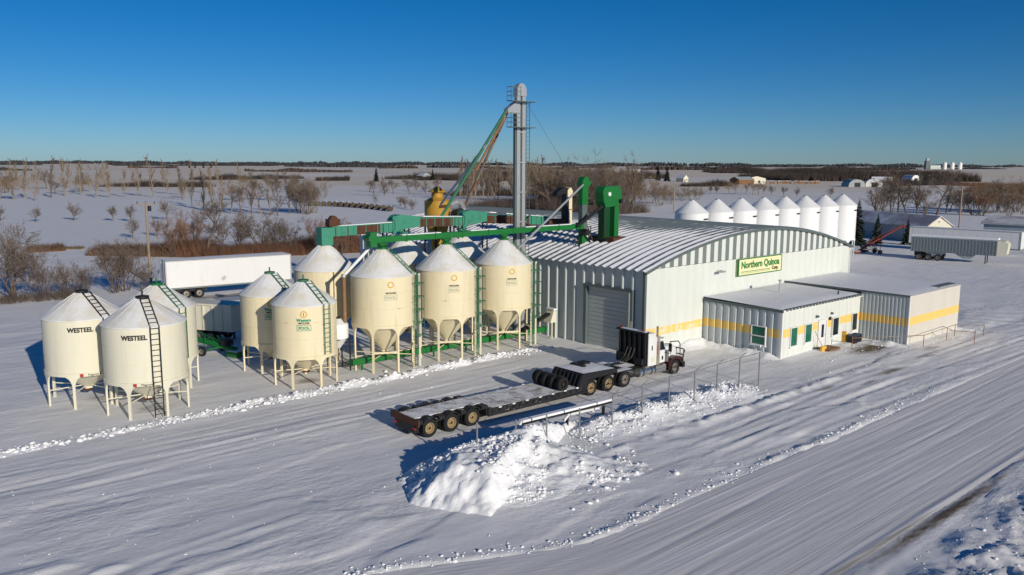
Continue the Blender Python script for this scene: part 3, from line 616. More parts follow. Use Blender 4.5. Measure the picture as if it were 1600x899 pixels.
an = site('annex_building', 'flat roofed cream annex with bold yellow stripe and ribbed grey side', 'building', 18.66, 0)
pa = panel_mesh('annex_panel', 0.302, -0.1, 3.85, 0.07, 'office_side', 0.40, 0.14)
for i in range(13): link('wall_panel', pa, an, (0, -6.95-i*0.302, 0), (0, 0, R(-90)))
MB().box(0.02, 9.6, -10.9, -10.8, -0.1, 3.9).build('front_wall', 'annex_wall', an)
MB().box(9.5, 9.6, -10.8, -0.06, -0.1, 3.78).build('side_wall', 'annex_wall', an)
MB().box(-0.1, 0.03, -10.93, -10.86, -0.1, 3.92).build('corner_trim', 'white_paint', an)
MB().box(-0.12, -0.075, -10.9, -0.1, 3.80, 3.96).build('fascia', 'trim_dark', an)
MB().box(0.0, 9.65, -10.86, -0.06, 3.78, 3.88).build('roof_deck', 'galv_dark', an)
roof_snow(MB(), 0.0, 9.6, -10.84, -0.1, lambda a, b: 3.885+0*a, 0.10, 5).build('roof_snow', 'snow_cap', an, smooth=40)
MB().box(6.2, 9.5, -10.6, -9.9, 3.98, 4.03).build('roof_patch', 'galv_dark', an)

# handrail of pipes beside the annex
hr = site('pipe_handrail', 'thin galvanised pipe handrail round the cream annex corner', 'handrail', 18.66, -10.9)
m_ = MB(); t = MB()
m_.tube((-4.5, 2.2, 0.85), (0.3, -1.1, 0.95), 0.025).tube((0.3, -1.1, 0.95), (6.5, -1.0, 1.0), 0.025).tube((6.5, -1.0, 1.0), (8.2, -2.6, 0.95), 0.025).tube((4.4, -1.3, 0.85), (5.2, -3.0, 0.85), 0.025)
m_.build('rail', 'rust_pipe', hr)
for x, y in ((4.4, -1.2), (6.5, -1.0), (8.2, -2.6), (5.2, -3.0), (0.3, -1.1), (-4.5, 2.2)): MB().tube((x, y, -0.1), (x, y, 1.0), 0.03).build('post', 'rust_pipe', hr)

# ================================================================== HOPPER BINS
def pol(r, a, z=0.0): return Vector((r*math.cos(R(a)), r*math.sin(R(a)), z))
def ladder(parent, Rr, az, z0, ze, zp, m, cage=False, roof=True):
    mb = MB(); a = R(az); n = Vector((math.cos(a), math.sin(a), 0)); t_ = Vector((-math.sin(a), math.cos(a), 0)); ro = Rr+0.16
    for s in (-1, 1): mb.bar(n*ro+t_*0.23*s+Vector((0, 0, z0)), n*ro+t_*0.23*s+Vector((0, 0, ze+0.1)), 0.045)
    z = z0+0.15
    while z < ze: mb.tube(n*ro-t_*0.23+Vector((0, 0, z)), n*ro+t_*0.23+Vector((0, 0, z)), 0.018, n=4); z += 0.30
    for z in np.arange(z0+0.6, ze, 1.3):
        for s in (-1, 1): mb.bar(n*Rr+t_*0.23*s+Vector((0, 0, z)), n*ro+t_*0.23*s+Vector((0, 0, z)), 0.03)
    l = mb.build('ladder', m, parent)
    if roof:
        mb = MB(); A = n*(Rr+0.05)+Vector((0, 0, ze+0.12)); B = n*0.45+Vector((0, 0, zp-0.02)); L_ = (B-A).length
        for s in (-1, 1): mb.bar(A+t_*0.23*s, B+t_*0.23*s, 0.045)
        k = 0.2
        while k < L_: p = A.lerp(B, k/L_); mb.tube(p-t_*0.23, p+t_*0.23, 0.018, n=4); k += 0.32
        mb.build('roof_ladder', m, parent)
    if cage:
        mb = MB()
        for z in np.arange(z0+2.2, ze+0.1, 0.9):
            pts = [n*(ro+0.62*math.sin(R(q)))+t_*0.32*math.cos(R(q))+Vector((0, 0, z)) for q in range(0, 181, 30)]
            for p, q in zip(pts[:-1], pts[1:]): mb.bar(p, q, 0.03, 0.05)
        for q in (30, 90, 150): mb.bar(n*(ro+0.62*math.sin(R(q)))+t_*0.32*math.cos(R(q))+Vector((0, 0, z0+2.2)), n*(ro+0.62*math.sin(R(q)))+t_*0.32*math.cos(R(q))+Vector((0, 0, ze)), 0.025)
        mb.build('safety_cage', m, parent)
    return l
def leg_mesh(zs, w_, m):
    h = w_/2
    pts = [(-h, -0.1), (h, -0.1), (h, zs-0.55), (h+0.05, zs-0.36), (h+0.16, zs-0.16), (h+0.34, zs-0.02), (-h-0.34, zs-0.02), (-h-0.16, zs-0.16), (-h-0.05, zs-0.36), (-h, zs-0.55)]
    return MB().prism(pts, -0.05, 0.05).mesh('leg', m)
def make_bin(name, label, u, v, Rr, zs, ze, zp, tip, nleg, leg0, body='cream_paint', roof='cream_roof', group=None, seams=(0.36, 0.68), lid='black', xbar=None, world=None, base_z=0.0, nseg=40):
    b = thing(name, label, 'grain bin', world if world else W(u, v, base_z), 0, group)
    MB().lathe([(Rr, zs), (Rr, ze)], nseg).build('body', body, b, smooth=30)
    for s in seams:
        z = zs+(ze-zs)*s; MB().lathe([(Rr, z-0.022), (Rr+0.012, z-0.018), (Rr+0.012, z+0.018), (Rr, z+0.022)], nseg).build('seam_band', 'seam' if body == 'cream_paint' else 'seam_pale', b, smooth=30)
    r_ = MB()
    ns = 30
    r_.lathe([(Rr-0.02, ze-0.05), (Rr+0.07, ze-0.04), (Rr+0.07, ze+0.01), (0.30, zp-0.06)], ns)
    ro = r_.build('roof', roof, b, smooth=30)
    rb = MB()
    for k in range(0, ns, 2):
        a = 360/ns*k; rb.bar(pol(Rr+0.06, a, ze+0.005), pol(0.32, a, zp-0.065), 0.03, 0.022)
    rb.build('roof_rib', roof, ro)
    MB().lathe([(0.36, zp-0.1), (0.36, zp+0.03), (0.0, zp+0.09)], 14).build('lid', lid, b, smooth=30)
    MB().tube((0, 0, zp+0.05), (0, 0, zp+0.34), 0.05, n=6).build('lid_handle', lid, b)
    MB().lathe([(Rr-0.05, zs+0.12), (0.24, tip), (0.24, tip-0.12), (0.0, tip-0.12)], nseg).build('hopper', body, b, smooth=25)
    MB().lathe([(Rr-0.06, zs-0.14), (Rr+0.05, zs-0.14), (Rr+0.05, zs+0.05), (Rr, zs+0.07)], nseg).build('skirt_ring', body, b, smooth=30)
    lm = leg_mesh(zs-0.12, 0.14, body)
    for k in range(nleg):
        a = leg0+360.0/nleg*k; link('leg', lm, b, pol(Rr-0.03, a), (0, 0, R(a+90)))
    br = MB()
    for k in range(nleg):
        a = leg0+360.0/nleg*k; br.tube(pol(Rr-0.06, a, 0.45*zs if zs < 2 else 0.9), pol(0.22, a, 0.42*zs if zs < 2 else 0.88), 0.035, n=6)
    br.build('brace', body, b)
    MB().box(-0.2, 0.2, -0.2, 0.2, tip-0.25, tip-0.1).build('slide_gate', 'rust', b)
    if xbar:
        for k in xbar:
            a0, a1 = leg0+360/nleg*k, leg0+360/nleg*(k+1)
            MB().bar(pol(Rr-0.03, a0, 1.35), pol(Rr-0.03, a1, 1.35), 0.08, 0.12).build('cross_bar', body, b)
    return b
def facing(az): return az+90
WG = 'steel hopper bins lettered in black by the ploughed lane'
def westeel(u, v, leg0, lad, txt, label, foot, lid='black', lad_m='black', words=True):
    b = make_bin('hopper_bin', label, u, v, 2.2, 2.0, 5.1, 6.5, 0.78, 7, leg0, 'cream_pale', group=WG, lid=lid)
    ladder(b, 2.2, lad, foot, 5.1, 6.5, lad_m)
    if words:
        lettering('WESTEEL', 0.36, 'letter_black', b, (0, 0, 4.44), facing(txt-1), bend=2.215, bold=0.014, sx=0.90)
        pl_ = lettering('Magnum F', 0.17, 'letter_black', b, (0, 0, 1.90), facing(txt+14), bend=2.27)
        q = MB(); a = txt-3
        q.bar(pol(2.27, a-2.3, 1.95), pol(2.27, a+2.3, 1.95), 0.02, 0.17); q.build('badge', 'red', b)
    return b
westeel(-33.85, 14.3, -82, -32, -67, 'pale hopper bin lettered WESTEEL with ladder stopping at the hopper ring', 2.0)
westeel(-31.8, 9.9, -92, -53, -79, 'pale hopper bin lettered WESTEEL with ladder reaching the ground', 0.1)
westeel(-29.5, 14.6, -70, -31, -79, 'pale hopper bin with green lid and ladder tucked behind the WESTEEL bins', 2.0, 'green', 'green_ladder', False)

def pool_logo(b, Rr, az, z, strong):
    m_, g_ = ('logo_gold', 'letter_green') if strong else ('logo_gold', 'letter_faded')
    q = MB()
    for k in range(20):
        a0, a1 = 2*math.pi*k/20, 2*math.pi*(k+1)/20
        def P(t, r_): x = r_*math.sin(t); return pol(Rr+0.012, az+math.degrees(x/Rr), z+0.62+r_*math.cos(t))
        q.add([P(a0, 0.15), P(a0, 0.22), P(a1, 0.22), P(a1, 0.15)], [(0, 1, 2, 3)])
    q.build('emblem', m_, b)
    if strong: MB().bar(pol(Rr+0.012, az, z+0.54), pol(Rr+0.012, az, z+0.70), 0.06, 0.02).build('emblem', 'letter_black', b)
    if strong: lettering('Western', 0.24, 'letter_green', b, (0, 0, z+0.18), facing(az), bend=Rr+0.012, bold=0.012)
    lettering('FERTILIZER', 0.14, 'letter_black', b, (0, 0, z+0.02), facing(az), bend=Rr+0.012, bold=0.004)
    lettering('POOL', 0.25, g_, b, (0, 0, z-0.32), facing(az), bend=Rr+0.012, bold=0.01)
    q = MB(); hw = 0.42; a = math.degrees(hw/Rr); st = [az-a+2*a*k/6 for k in range(7)]
    for zz in (z-0.40, z-0.06):
        for k in range(6): q.bar(pol(Rr+0.012, st[k], zz), pol(Rr+0.012, st[k+1], zz), 0.015, 0.03)
    for s in (-a, a): q.bar(pol(Rr+0.012, az+s, z-0.40), pol(Rr+0.012, az+s, z-0.06), 0.03, 0.015)
    q.build('emblem_frame', g_, b)
PG = 'cream hopper bins with green POOL marks'
for u, v, leg0, lad, txt, lab in ((-22.1, 14.5, -95, -33, -73, 'cream POOL marked hopper bin standing behind its twin, in its shade'), (-22.1, 9.6, -90+41, -36, -77, 'cream hopper bin with fresh green POOL mark, rusty seams and green ladder')):
    b = make_bin('hopper_bin', lab, u, v, 2.0, 1.98, 5.2, 6.6, 0.85, 7, leg0, group=PG, lid='green_ladder'); ladder(b, 2.0, lad, 2.1, 5.2, 6.6, 'green_ladder'); pool_logo(b, 2.0, txt, 4.1, True)
CG = 'large cream hopper bins in two rows beside the warehouse'
clab = ['large cream hopper bin with faded mark under the left end of green conveyor', 'large cream hopper bin with faded mark under the middle of green conveyor', 'large cream hopper bin with faded mark closest to the warehouse side wall']
for (u, lg, tx), lab in zip(((-16.0, -101, -68), (-10.6, -101, -71), (-5.1, -101, -73)), clab):
    b = make_bin('hopper_bin', lab, u, 9.9, 2.2, 3.15, 6.45, 8.25, 1.15, 8, lg, group=CG, xbar=(0, 2, 4, 6), lid='green')
    ladder(b, 2.2, -14, 0.1, 6.45, 8.25, 'green_ladder', cage=True); pool_logo(b, 2.2, tx, 5.35, False)
    MB().bar(pol(2.5, -2, 0.0), pol(2.5, -2, 6.5), 0.13).build('down_pipe', 'cream_pale', b)
blab = ['large plain cream hopper bin under the free end of the teal conveyor', 'large cream hopper bin in the back row under the middle of the teal conveyor', 'large cream hopper bin in the back row beside the silver elevator tower']
for u, lab in zip((-17.5, -10.6, -5.1), blab):
    b = make_bin('hopper_bin', lab, u, 15.3, 2.2, 3.15, 6.45, 8.25, 1.15, 8, -101, group=CG, lid='rust')
    MB().bar(pol(2.23, -62, 3.2), pol(2.23, -62, 6.4), 0.06).build('down_pipe', 'rust_pipe', b)

# eight tall white bins behind the warehouse
p0, p1 = Vector((23.2, 107.0, 0)), Vector((51.6, 129.6, 0))
wl_ = ['tall white bin first in line behind the warehouse, its shaded flank showing', 'tall white bin behind the sign end of the warehouse', 'tall white bin last in line beside the dark spruce']
for k in range(8):
    P = p0.lerp(p1, k/7.0); lab = wl_[0] if k == 0 else wl_[2] if k == 7 else 'smooth tall white bin in the middle of the line behind the warehouse'
    b = make_bin('tall_white_bin', lab, 0, 0, 2.15, 2.5, 7.75, 9.35, 1.0, 8, 10, 'white_bin', 'white_bin', 'line of eight tall white bins behind the warehouse', seams=(), lid='galv', world=P)
    lettering('MERIDIAN', 0.26, 'letter_black', b, (0, 0, 6.9), facing(-42), bend=2.165, bold=0.015)

# small white tank on a black stand between the bins
st = site('small_tank', 'small white cone bottom tank on a black frame stand', 'tank', -19.05, 10.8)
MB().lathe([(0.0, 3.62), (0.12, 3.60), (0.66, 3.22), (0.68, 3.15), (0.68, 2.25), (0.62, 2.2), (0.14, 1.55), (0.0, 1.55)], 24).build('vessel', 'white_bin', st, smooth=25)
MB().lathe([(0.17, 3.56), (0.17, 3.68), (0.0, 3.72)], 12).build('lid', 'black', st)
for x, y in ((-.55, -.55), (.55, -.55), (.55, .55), (-.55, .55)): MB().bar((x, y, -0.05), (x, y, 2.3), 0.07).build('leg', 'black', st)
MB().bar((-.55, -.55, 2.2), (.55, -.55, 2.2), .06).bar((.55, -.55, 2.2), (.55, .55, 2.2), .06).bar((-.55, .55, 2.2), (.55, .55, 2.2), .06).bar((-.55, -.55, 2.2), (-.55, .55, 2.2), .06).build('frame', 'black', st)
MB().bar((-.55, -.55, .4), (.55, -.55, .4), .05).build('stretcher', 'black', st); MB().bar((.55, -.55, .4), (.55, .55, .4), .05).build('stretcher', 'black', st)
fp = site('fill_pipe', 'rusty downpipe with a white sloping upper arm beside the cream bins', 'pipe', -18.75, 10.4)
MB().tube((0, 0, 3.3), (0, 0, 6.5), 0.13, n=10).build('riser', 'rust_pipe', fp)
MB().tube((0, 0, 6.5), (2.05, 0.05, 8.2), 0.11, n=10).build('arm', 'white_paint', fp)
MB().tube((0, 0, 6.4), (0, 0, 6.6), 0.17, n=10).build('elbow', 'galv', fp)

# ================================================================== CONVEYORS, ELEVATORS
gc = site('green_conveyor', 'bright green enclosed conveyor running over the front bin peaks', 'conveyor', 0, 9.9)
for k in range(8):
    x0 = -16.6+k*2.45; MB().box(x0, x0+2.42, -0.24, 0.24, 8.62, 9.02).build('trough', 'green', gc)
    MB().box(x0-0.03, x0+0.03, -0.29, 0.29, 8.57, 9.07).build('flange', 'green', gc)
MB().box(-17.1, -16.6, -0.3, 0.3, 8.35, 9.35).tube((-17.0, -0.32, 8.95), (-17.0, 0.32, 8.95), 0.25, n=12).build('tail_housing', 'green', gc)
MB().box(3.0, 3.4, -0.3, 0.3, 8.5, 9.12).build('head_housing', 'green', gc)
for x in (-16.0, -10.6, -5.1):
    MB().lathe([(0.42, 8.62), (0.34, 8.45), (0.16, 8.27)], 10, (x, 0)).build('drop_spout', 'green', gc, smooth=30)
for a, b in ((-14.5, -11.2), (-8.5, -6), (-3, 2)): MB().box(a, b, -0.23, 0.21, 9.022, 9.075).build('snow_cover', 'snow_cap', gc)

tc_ = site('teal_conveyor', 'weathered teal drag conveyor in three stepped sections with rusty panels', 'conveyor', 0, 15.3)
def teal_section(x0, x1, za, zb, head):
    # drive head at the left end, tapering box to the right with open rusty bays
    if head:
        pts = [(x0, za-0.55), (x0, za+0.25), (x0+0.3, za+0.55), (x0+0.7, za+0.62), (x0+2.5, za+0.42), (x0+2.5, za-0.35), (x0+0.6, za-0.55)]
        h_ = MB().prism(pts, -0.42, 0.42).build('drive_head', 'teal', tc_)
        arcp = [(x0-0.05+0.35*math.sin(R(a)), -0.45, za-0.75+0.95*(1-math.cos(R(a)))/1.6) for a in range(0, 181, 20)]
        q = MB()
        for a, b in zip(arcp[:-1], arcp[1:]): q.bar(a, b, 0.12, 0.3)
        q.build('head_guard', 'teal', h_)
        MB().box(x0+0.9, x0+1.5, -0.46, -0.42, za-0.05, za+0.25).build('hatch', 'teal', h_)
        xs = x0+2.5
    else:
        MB().box(x0, x0+0.9, -0.42, 0.42, za-0.95, za+0.32).build('end_box', 'teal', tc_); xs = x0+0.9
    n = 3; dx = (x1-xs)/n
    for k in range(n):
        a, b = xs+k*dx, xs+(k+1)*dx; z_a = za+(zb-za)*(a-x0)/(x1-x0); z_b = za+(zb-za)*(b-x0)/(x1-x0)
        m = 'rust' if k == (1 if not head else 0) or (head and k == 1) else 'teal'
        MB().prism([(a, z_a-0.36), (b, z_b-0.36), (b, z_b+0.30), (a, z_a+0.30)], -0.36, 0.36).build('panel', m, tc_)
        MB().prism([(a, z_a+0.302), (b, z_b+0.302), (b, z_b+0.36), (a, z_a+0.36)], -0.40, 0.40).build('cover_plate', 'teal', tc_)
        for j in range(4):
            xx = a+dx*(j+0.5)/4; MB().box(xx-0.03, xx+0.03, -0.40, -0.36, z_a-0.36, z_a+0.30).build('stiffener', 'teal' if j % 2 else 'rust', tc_)
    MB().prism([(xs+0.3, za+0.365), (x1-0.2, zb+0.365), (x1-0.3, zb+0.41), (xs+0.5, za+0.42)], -0.3, 0.3).build('snow_cover', 'snow_cap', tc_)
teal_section(-17.9, -11.0, 9.05, 9.15, False)
teal_section(-11.9, -4.6, 9.45, 9.30, True)
teal_section(-5.2, 4.4, 9.55, 8.95, True)
for x in (-17.3, -12.4, -10.4, -5.6, -2.6): MB().bar((x, -0.3, 6.9 if x > -17 else 8.2), (x, -0.3, 9.0), 0.09).bar((x, 0.3, 6.9 if x > -17 else 8.2), (x, 0.3, 9.0), 0.09).build('support', 'black', tc_)
for x in (-17.5, -10.6, -5.1): MB().lathe([(0.4, 8.75), (0.2, 8.3)], 8, (x, 0)).build('drop_spout', 'teal', tc_)
MB().box(-17.2, -16.3, -0.3, 0.3, 9.42, 9.95).tube((-16.75, -0.2, 9.9), (-16.75, 0.2, 9.9), 0.3, n=10).build('motor', 'rust', tc_)
MB().box(2.0, 7.0, -0.3, 0.3, 8.55, 9.05).build('panel', 'rust', tc_)

lc = site('low_green_conveyor', 'dark green conveyor low under the hoppers of the front bins', 'conveyor', 0, 9.9)
for k in range(12):
    x0 = -18.6+k*1.5; MB().box(x0, x0+1.48, -0.2, 0.2, 0.42, 0.80).build('trough', 'green', lc)
    MB().box(x0-0.025, x0+0.025, -0.25, 0.25, 0.38, 0.85).build('flange', 'green', lc)
for k in range(6): MB().bar((-17.8+k*3, 0, -0.05), (-17.8+k*3, 0, 0.42), 0.1).build('leg', 'green', lc)
ch = site('intake_chute', 'cream sheet metal intake chute with dark belt beside the warehouse wall', 'chute', -1.0, 9.2)
MB().prism([(-0.1, 1.3), (0.55, 1.3), (0.55, 2.2), (0.3, 2.35)], -0.4, 0.4).build('hopper', 'cream_pale', ch)
MB().box(0.2, 0.6, -0.45, 0.45, 2.3, 2.42).build('snow_cover', 'snow_cap', ch)
MB().bar((-2.6, 0.3, 0.9), (0.3, 0.1, 2.0), 0.5, 0.15).build('belt', 'black', ch)
for x in (0.1, 0.5): MB().bar((x, -0.35, -0.05), (x, -0.35, 1.4), 0.09).build('leg', 'cream_pale', ch)

tw = site('elevator_tower', 'tall silver bucket elevator tower with twin trunks, platforms and spouts', 'elevator', -1.28, 12.4)
for x in (-0.30, 0.26): MB().box(x-0.17, x+0.17, -0.18, 0.18, -0.05, 19.4).build('trunk', 'galv', tw)
MB().box(-0.135, 0.095, 0.0, 0.15, 0, 19.3).build('gap_filler', 'trim_dark', tw)  # dark box filling the gap between the two trunks
MB().box(-0.60, -0.475, -0.1, 0.15, 0, 17.9).build('dark_side_strip', 'trim_dark', tw)  # plain dark strip down the left side of the trunks
for z in np.arange(2, 19.3, 2.4): MB().box(-0.52, 0.48, -0.22, 0.22, z, z+0.1).build('flange', 'galv', tw)
MB().prism([(-0.52, 19.3)]+[(0.50*-math.cos(R(a))-0.02, 19.7+0.6*math.sin(R(a))) for a in range(0, 181, 15)]+[(0.48, 19.3)], -0.24, 0.24).build('head', 'galv', tw, smooth=40)
MB().prism([(-0.5, 18.9), (-1.5, 18.25), (-1.5, 17.85), (-0.5, 17.9)], -0.25, 0.25).build('discharge_box', 'galv', tw)
mb = MB()
for x in (0.62, 1.0): mb.bar((x-0.14, -0.2, 6), (x-0.14, -0.2, 18.9), 0.04)
z = 6.2
while z < 18.8: mb.tube((0.48, -0.2, z), (0.86, -0.2, z), 0.015, n=4); z += 0.33
mb.build('ladder', 'trim_dark', tw)
for z, ext in ((18.88, 0.0), (16.85, -0.1)):
    pf_ = MB().box(-1.6, 1.1, -0.75, -0.2, z-0.06, z).build('platform', 'trim_dark', tw)
    mb = MB()
    for y in (-0.73, -0.22):
        for zz in (0.35, 0.7, 1.05): mb.tube((-1.58, y, z+zz), (-0.55, y, z+zz), 0.022, n=5)
        mb.tube((-1.58, y, z), (-1.58, y, z+1.08), 0.025, n=5).tube((-0.58, y, z), (-0.58, y, z+1.08), 0.025, n=5)
    for zz in (0.35, 0.7, 1.05): mb.tube((-1.58, -0.73, z+zz), (-1.58, -0.22, z+zz), 0.022, n=5)
    mb.build('guard_rail', 'trim_dark', pf_)
def spout(a, b, m, r): MB().tube(a, b, r, n=10).build('spout', m, tw)
spout((-1.4, 0.0, 18.2), (-5.9, 2.9, 9.6), 'green_ladder', 0.125)
spout((-1.2, 0.1, 18.1), (-0.1, 8.6, 8.3), 'rust_pipe', 0.12)
spout((-2.9, 0.8, 15.4), (-4.6, 4.6, 10.6), 'galv', 0.10)
spout((-1.35, -0.1, 18.1), (-3.6, 1.2, 13.4), 'rust_pipe', 0.10)
MB().tube((0.7, 0, 18.85), (13.3, 3.6, 8.5), 0.02, n=4).build('guy_wire', 'trim_dark', tw)

cy = site('dust_cyclone', 'ochre yellow dust cyclone with conical cap above the bins', 'cyclone', -4.05, 20.0)
MB().lathe([(0.0, 12.0), (0.12, 11.98), (0.80, 11.55), (0.80, 11.5)], 20).build('cap', 'yellow_cyc', cy, smooth=25)
MB().lathe([(0.50, 11.55), (0.50, 10.95)], 20).build('throat', 'yellow_cyc', cy, smooth=25)
MB().lathe([(0.46, 11.2), (0.5, 11.05), (1.12, 10.75), (1.12, 9.35), (0.3, 5.6), (0.3, 5.3), (0, 5.3)], 28).build('drum', 'yellow_cyc', cy, smooth=25)
MB().lathe([(1.13, 9.36), (1.16, 9.34), (1.16, 9.28), (1.11, 9.26)], 28).build('band', 'yellow_cyc', cy)
MB().box(-0.55, 0.15, -1.16, -1.10, 10.2, 10.45).build('plate', 'rust', cy)
mb = MB(); pts = [(0.6, -0.9, 10.4), (1.5, -0.8, 10.65), (2.0, -0.7, 10.5), (2.3, -0.6, 10.1), (2.42, -0.55, 9.4), (2.45, -0.5, 7.5)]
mb.path(pts, 0.26, 12).build('duct', 'galv', cy)
MB().lathe([(0.0, 0), (0.45, 0.0), (0.45, 0.9), (0, 0.9)], 16).build('fan_housing', 'black', cy, loc=(0.75, -1.5, 9.6), rot=(R(80), 0, 0))
for a in (45, 135, 225, 315): MB().bar(pol(1.1, a, -0.05), pol(1.1, a, 9.3), 0.12).build('leg', 'rust', cy)

gl = site('green_bucket_elevator', 'wide bright green bucket elevator with rounded head on the roof', 'elevator', 5.2, 8.5)
MB().prism([(-1.1, 10.9), (-1.22, 11.6)]+[(-1.22+0.45*(1-math.cos(R(a))), 11.6+0.55*math.sin(R(a))) for a in range(15, 91, 15)]+[(0.55+0.5*math.sin(R(a)), 11.6+0.55*math.cos(R(a))) for a in range(0, 91, 15)]+[(1.05, 10.9), (0.85, 10.55), (-0.85, 10.4)], -0.45, 0.45).build('head', 'green', gl)
MB().lathe([(0.0, -0.50), (0.17, -0.50), (0.17, -0.45)], 14, (-0.45, 11.5), axis='y').build('inspection_cover', 'white_paint', gl)
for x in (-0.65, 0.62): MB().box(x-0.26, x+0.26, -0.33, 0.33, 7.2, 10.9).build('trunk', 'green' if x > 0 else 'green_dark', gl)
for x in (-0.36, 0.33): MB().box(x-0.03, x+0.03, -0.38, 0.3, 7.6, 10.6).build('corner_angle', 'green', gl)
MB().prism([(-1.0, 7.2), (1.1, 7.2), (1.0, 7.85), (-0.9, 7.85)], -0.55, 0.55).build('boot', 'black', gl)
MB().box(0.72, 1.1, -0.55, -0.45, 10.75, 11.05).tube((0.85, -0.7, 10.9), (0.85, -0.4, 10.9), 0.16, n=12).build('motor', 'black', gl)
MB().tube((-0.95, -0.2, 10.55), (-2.7, 1.0, 8.85), 0.14, n=8).build('spout', 'black', gl)
MB().tube((-1.1, 0.9, 7.4), (-2.0, 1.2, 8.4), 0.05, n=6).tube((-1.5, 0.9, 8.2), (-2.0, 1.3, 8.3), 0.04, n=6).build('stay', 'black', gl)
MB().bar((1.05, 0.2, 7.6), (1.05, 0.2, 10.4), 0.09).build('conduit', 'white_paint', gl)

nl = site('narrow_green_elevator', 'slim dark green elevator leg standing at the conveyor end', 'elevator', 3.55, 9.9)
MB().box(-0.34, 0.34, -0.25, 0.25, 10.6, 12.2).build('head', 'green', nl)
MB().prism([(-0.42, 12.1), (-0.36, 12.6), (-0.1, 12.9), (0.3, 12.85), (0.45, 12.5), (0.75, 12.45), (0.4, 12.1)], -0.3, 0.3).build('head_cap', 'green', nl)
MB().box(-0.3, 0.3, -0.23, 0.23, 8.5, 10.6).build('trunk', 'trim_dark', nl)
MB().box(-0.28, 0.28, -0.23, 0.23, 7.0, 8.5).build('boot', 'green', nl)
MB().bar((0.3, 0, 10.6), (1.35, 0.1, 10.62), 0.1).build('arm', 'black', nl)
mb = MB()
for a, b in (((-0.9, -0.5, 7.0), (-0.4, -0.3, 8.6)), ((0.9, -0.5, 7.3), (0.3, -0.2, 8.9)), ((1.5, 0.4, 7.4), (0.3, 0.2, 9.0)), ((-0.6, 0.3, 7.0), (0.1, 0.2, 8.7)), ((0.2, -0.6, 7.0), (1.0, 0, 8.8))): mb.bar(a, b, 0.07)
mb.build('stay', 'black', nl)
MB().tube((-0.4, -0.35, 12.25), (-8.2, -1.3, 7.65), 0.09, n=8).build('spout', 'galv', nl)
MB().lathe([(0, 0), (0.25, 0), (0.25, 0.6), (0, 0.6)], 12).build('motor', 'black', nl, loc=(-0.5, -0.5, 8.4), rot=(R(90), 0, 0))
ce = site('cream_elevator', 'weathered cream elevator leg with dark motor at the teal conveyor end', 'elevator', 6.9, 15.3)
MB().box(-0.28, 0.1, -0.3, 0.3, 7.6, 11.3).build('trunk', 'black', ce)
MB().box(0.1, 0.5, -0.3, 0.3, 7.6, 11.0).build('trunk', 'cream_paint', ce)
MB().prism([(-0.1, 11.0), (0.5, 11.0), (0.55, 11.5), (0.3, 11.85), (-0.1, 11.6)], -0.32, 0.32).build('head', 'cream_paint', ce)
MB().prism([(-1.5, 11.1), (-0.1, 11.35), (0.0, 11.8), (-0.6, 11.85), (-1.3, 11.5)], -0.3, 0.3).build('motor_housing', 'black', ce)
for z in (8.4, 9.8): MB().box(0.05, 0.58, -0.34, 0.34, z, z+0.08).build('flange', 'rust_pipe', ce)

# ================================================================== VEHICLES
def wheel(parent, x, y, z, r, wd, rim='rim_grey', side=-1, dual=False, name='wheel'):
    """wheel with its axle along y; side = -1 shows its face to -y"""
    w2 = wd/2
    ty = MB()
    for off in ((0, -side*(wd+0.05)) if dual else (0,)):
        ty.lathe([(r*0.58, off-w2*0.85), (r*0.80, off-w2), (r*0.95, off-w2*0.85), (r, off-w2*0.55), (r, off+w2*0.55), (r*0.95, off+w2*0.85), (r*0.80, off+w2), (r*0.58, off+w2*0.85)], 26, (x, z), axis='y')
    ty.v = [(a, b+y, c) for a, b, c in ty.v]
    o = ty.build(name, 'rubber', parent, smooth=35)
    s = side; rm_ = MB().lathe([(r*0.585, s*w2*0.86), (r*0.53, s*w2*0.88), (r*0.43, s*w2*-0.05), (r*0.27, s*w2*-0.02), (r*0.22, s*w2*0.55), (r*0.10, s*w2*0.72), (0.0, s*w2*0.72)], 20, (x, z), axis='y')
    rm_.v = [(a, b+y, c) for a, b, c in rm_.v]; rm_.build('rim', rim, o, smooth=35)
    MB().lathe([(r*0.17, s*w2*0.60), (r*0.17, s*w2*0.80), (0.0, s*w2*0.82)], 10, (x, z), axis='y').build('hub', 'rust', o, loc=(0, y, 0))
    return o
def loft(secs, mb=None):
    """body lofted through (x, half width, z0, z1) sections with softened shoulders"""
    mb = mb or MB(); vs = []; n = 10
    for x, hw, z0, z1 in secs:
        c = min(hw, z1-z0)*0.22
        vs += [(x, -hw, z0), (x, hw, z0), (x, hw, z1-c*1.3), (x, hw-c*0.15, z1-c*0.7), (x, hw-c*0.5, z1-c*0.2), (x, hw-c*1.1, z1), (x, -hw+c*1.1, z1), (x, -hw+c*0.5, z1-c*0.2), (x, -hw+c*0.15, z1-c*0.7), (x, -hw, z1-c*1.3)]
    fs = [(i*n+k, (i+1)*n+k, (i+1)*n+(k+1) % n, i*n+(k+1) % n) for i in range(len(secs)-1) for k in range(n)]
    fs += [tuple(range(n)), tuple(range(len(secs)*n-1, (len(secs)-1)*n-1, -1))]
    return mb.add(vs, fs)
def arc_fender(x, z, r, y0, y1, a0=10, a1=170, t=0.04):
    p = [(x+r*math.cos(R(a)), z+r*math.sin(R(a))) for a in np.linspace(a0, a1, 11)]; q = [(x+(r-t)*math.cos(R(a)), z+(r-t)*math.sin(R(a))) for a in np.linspace(a1, a0, 11)]
    return MB().prism(p+q, y0, y1)
HW = 1.28
tl = site('lowboy_trailer', 'black lowboy trailer with snowy plank deck and gold rimmed wheels', 'trailer', -17.0, -3.55)
X0 = 17.0   # local x = u + 17
def lx(u): return u+X0
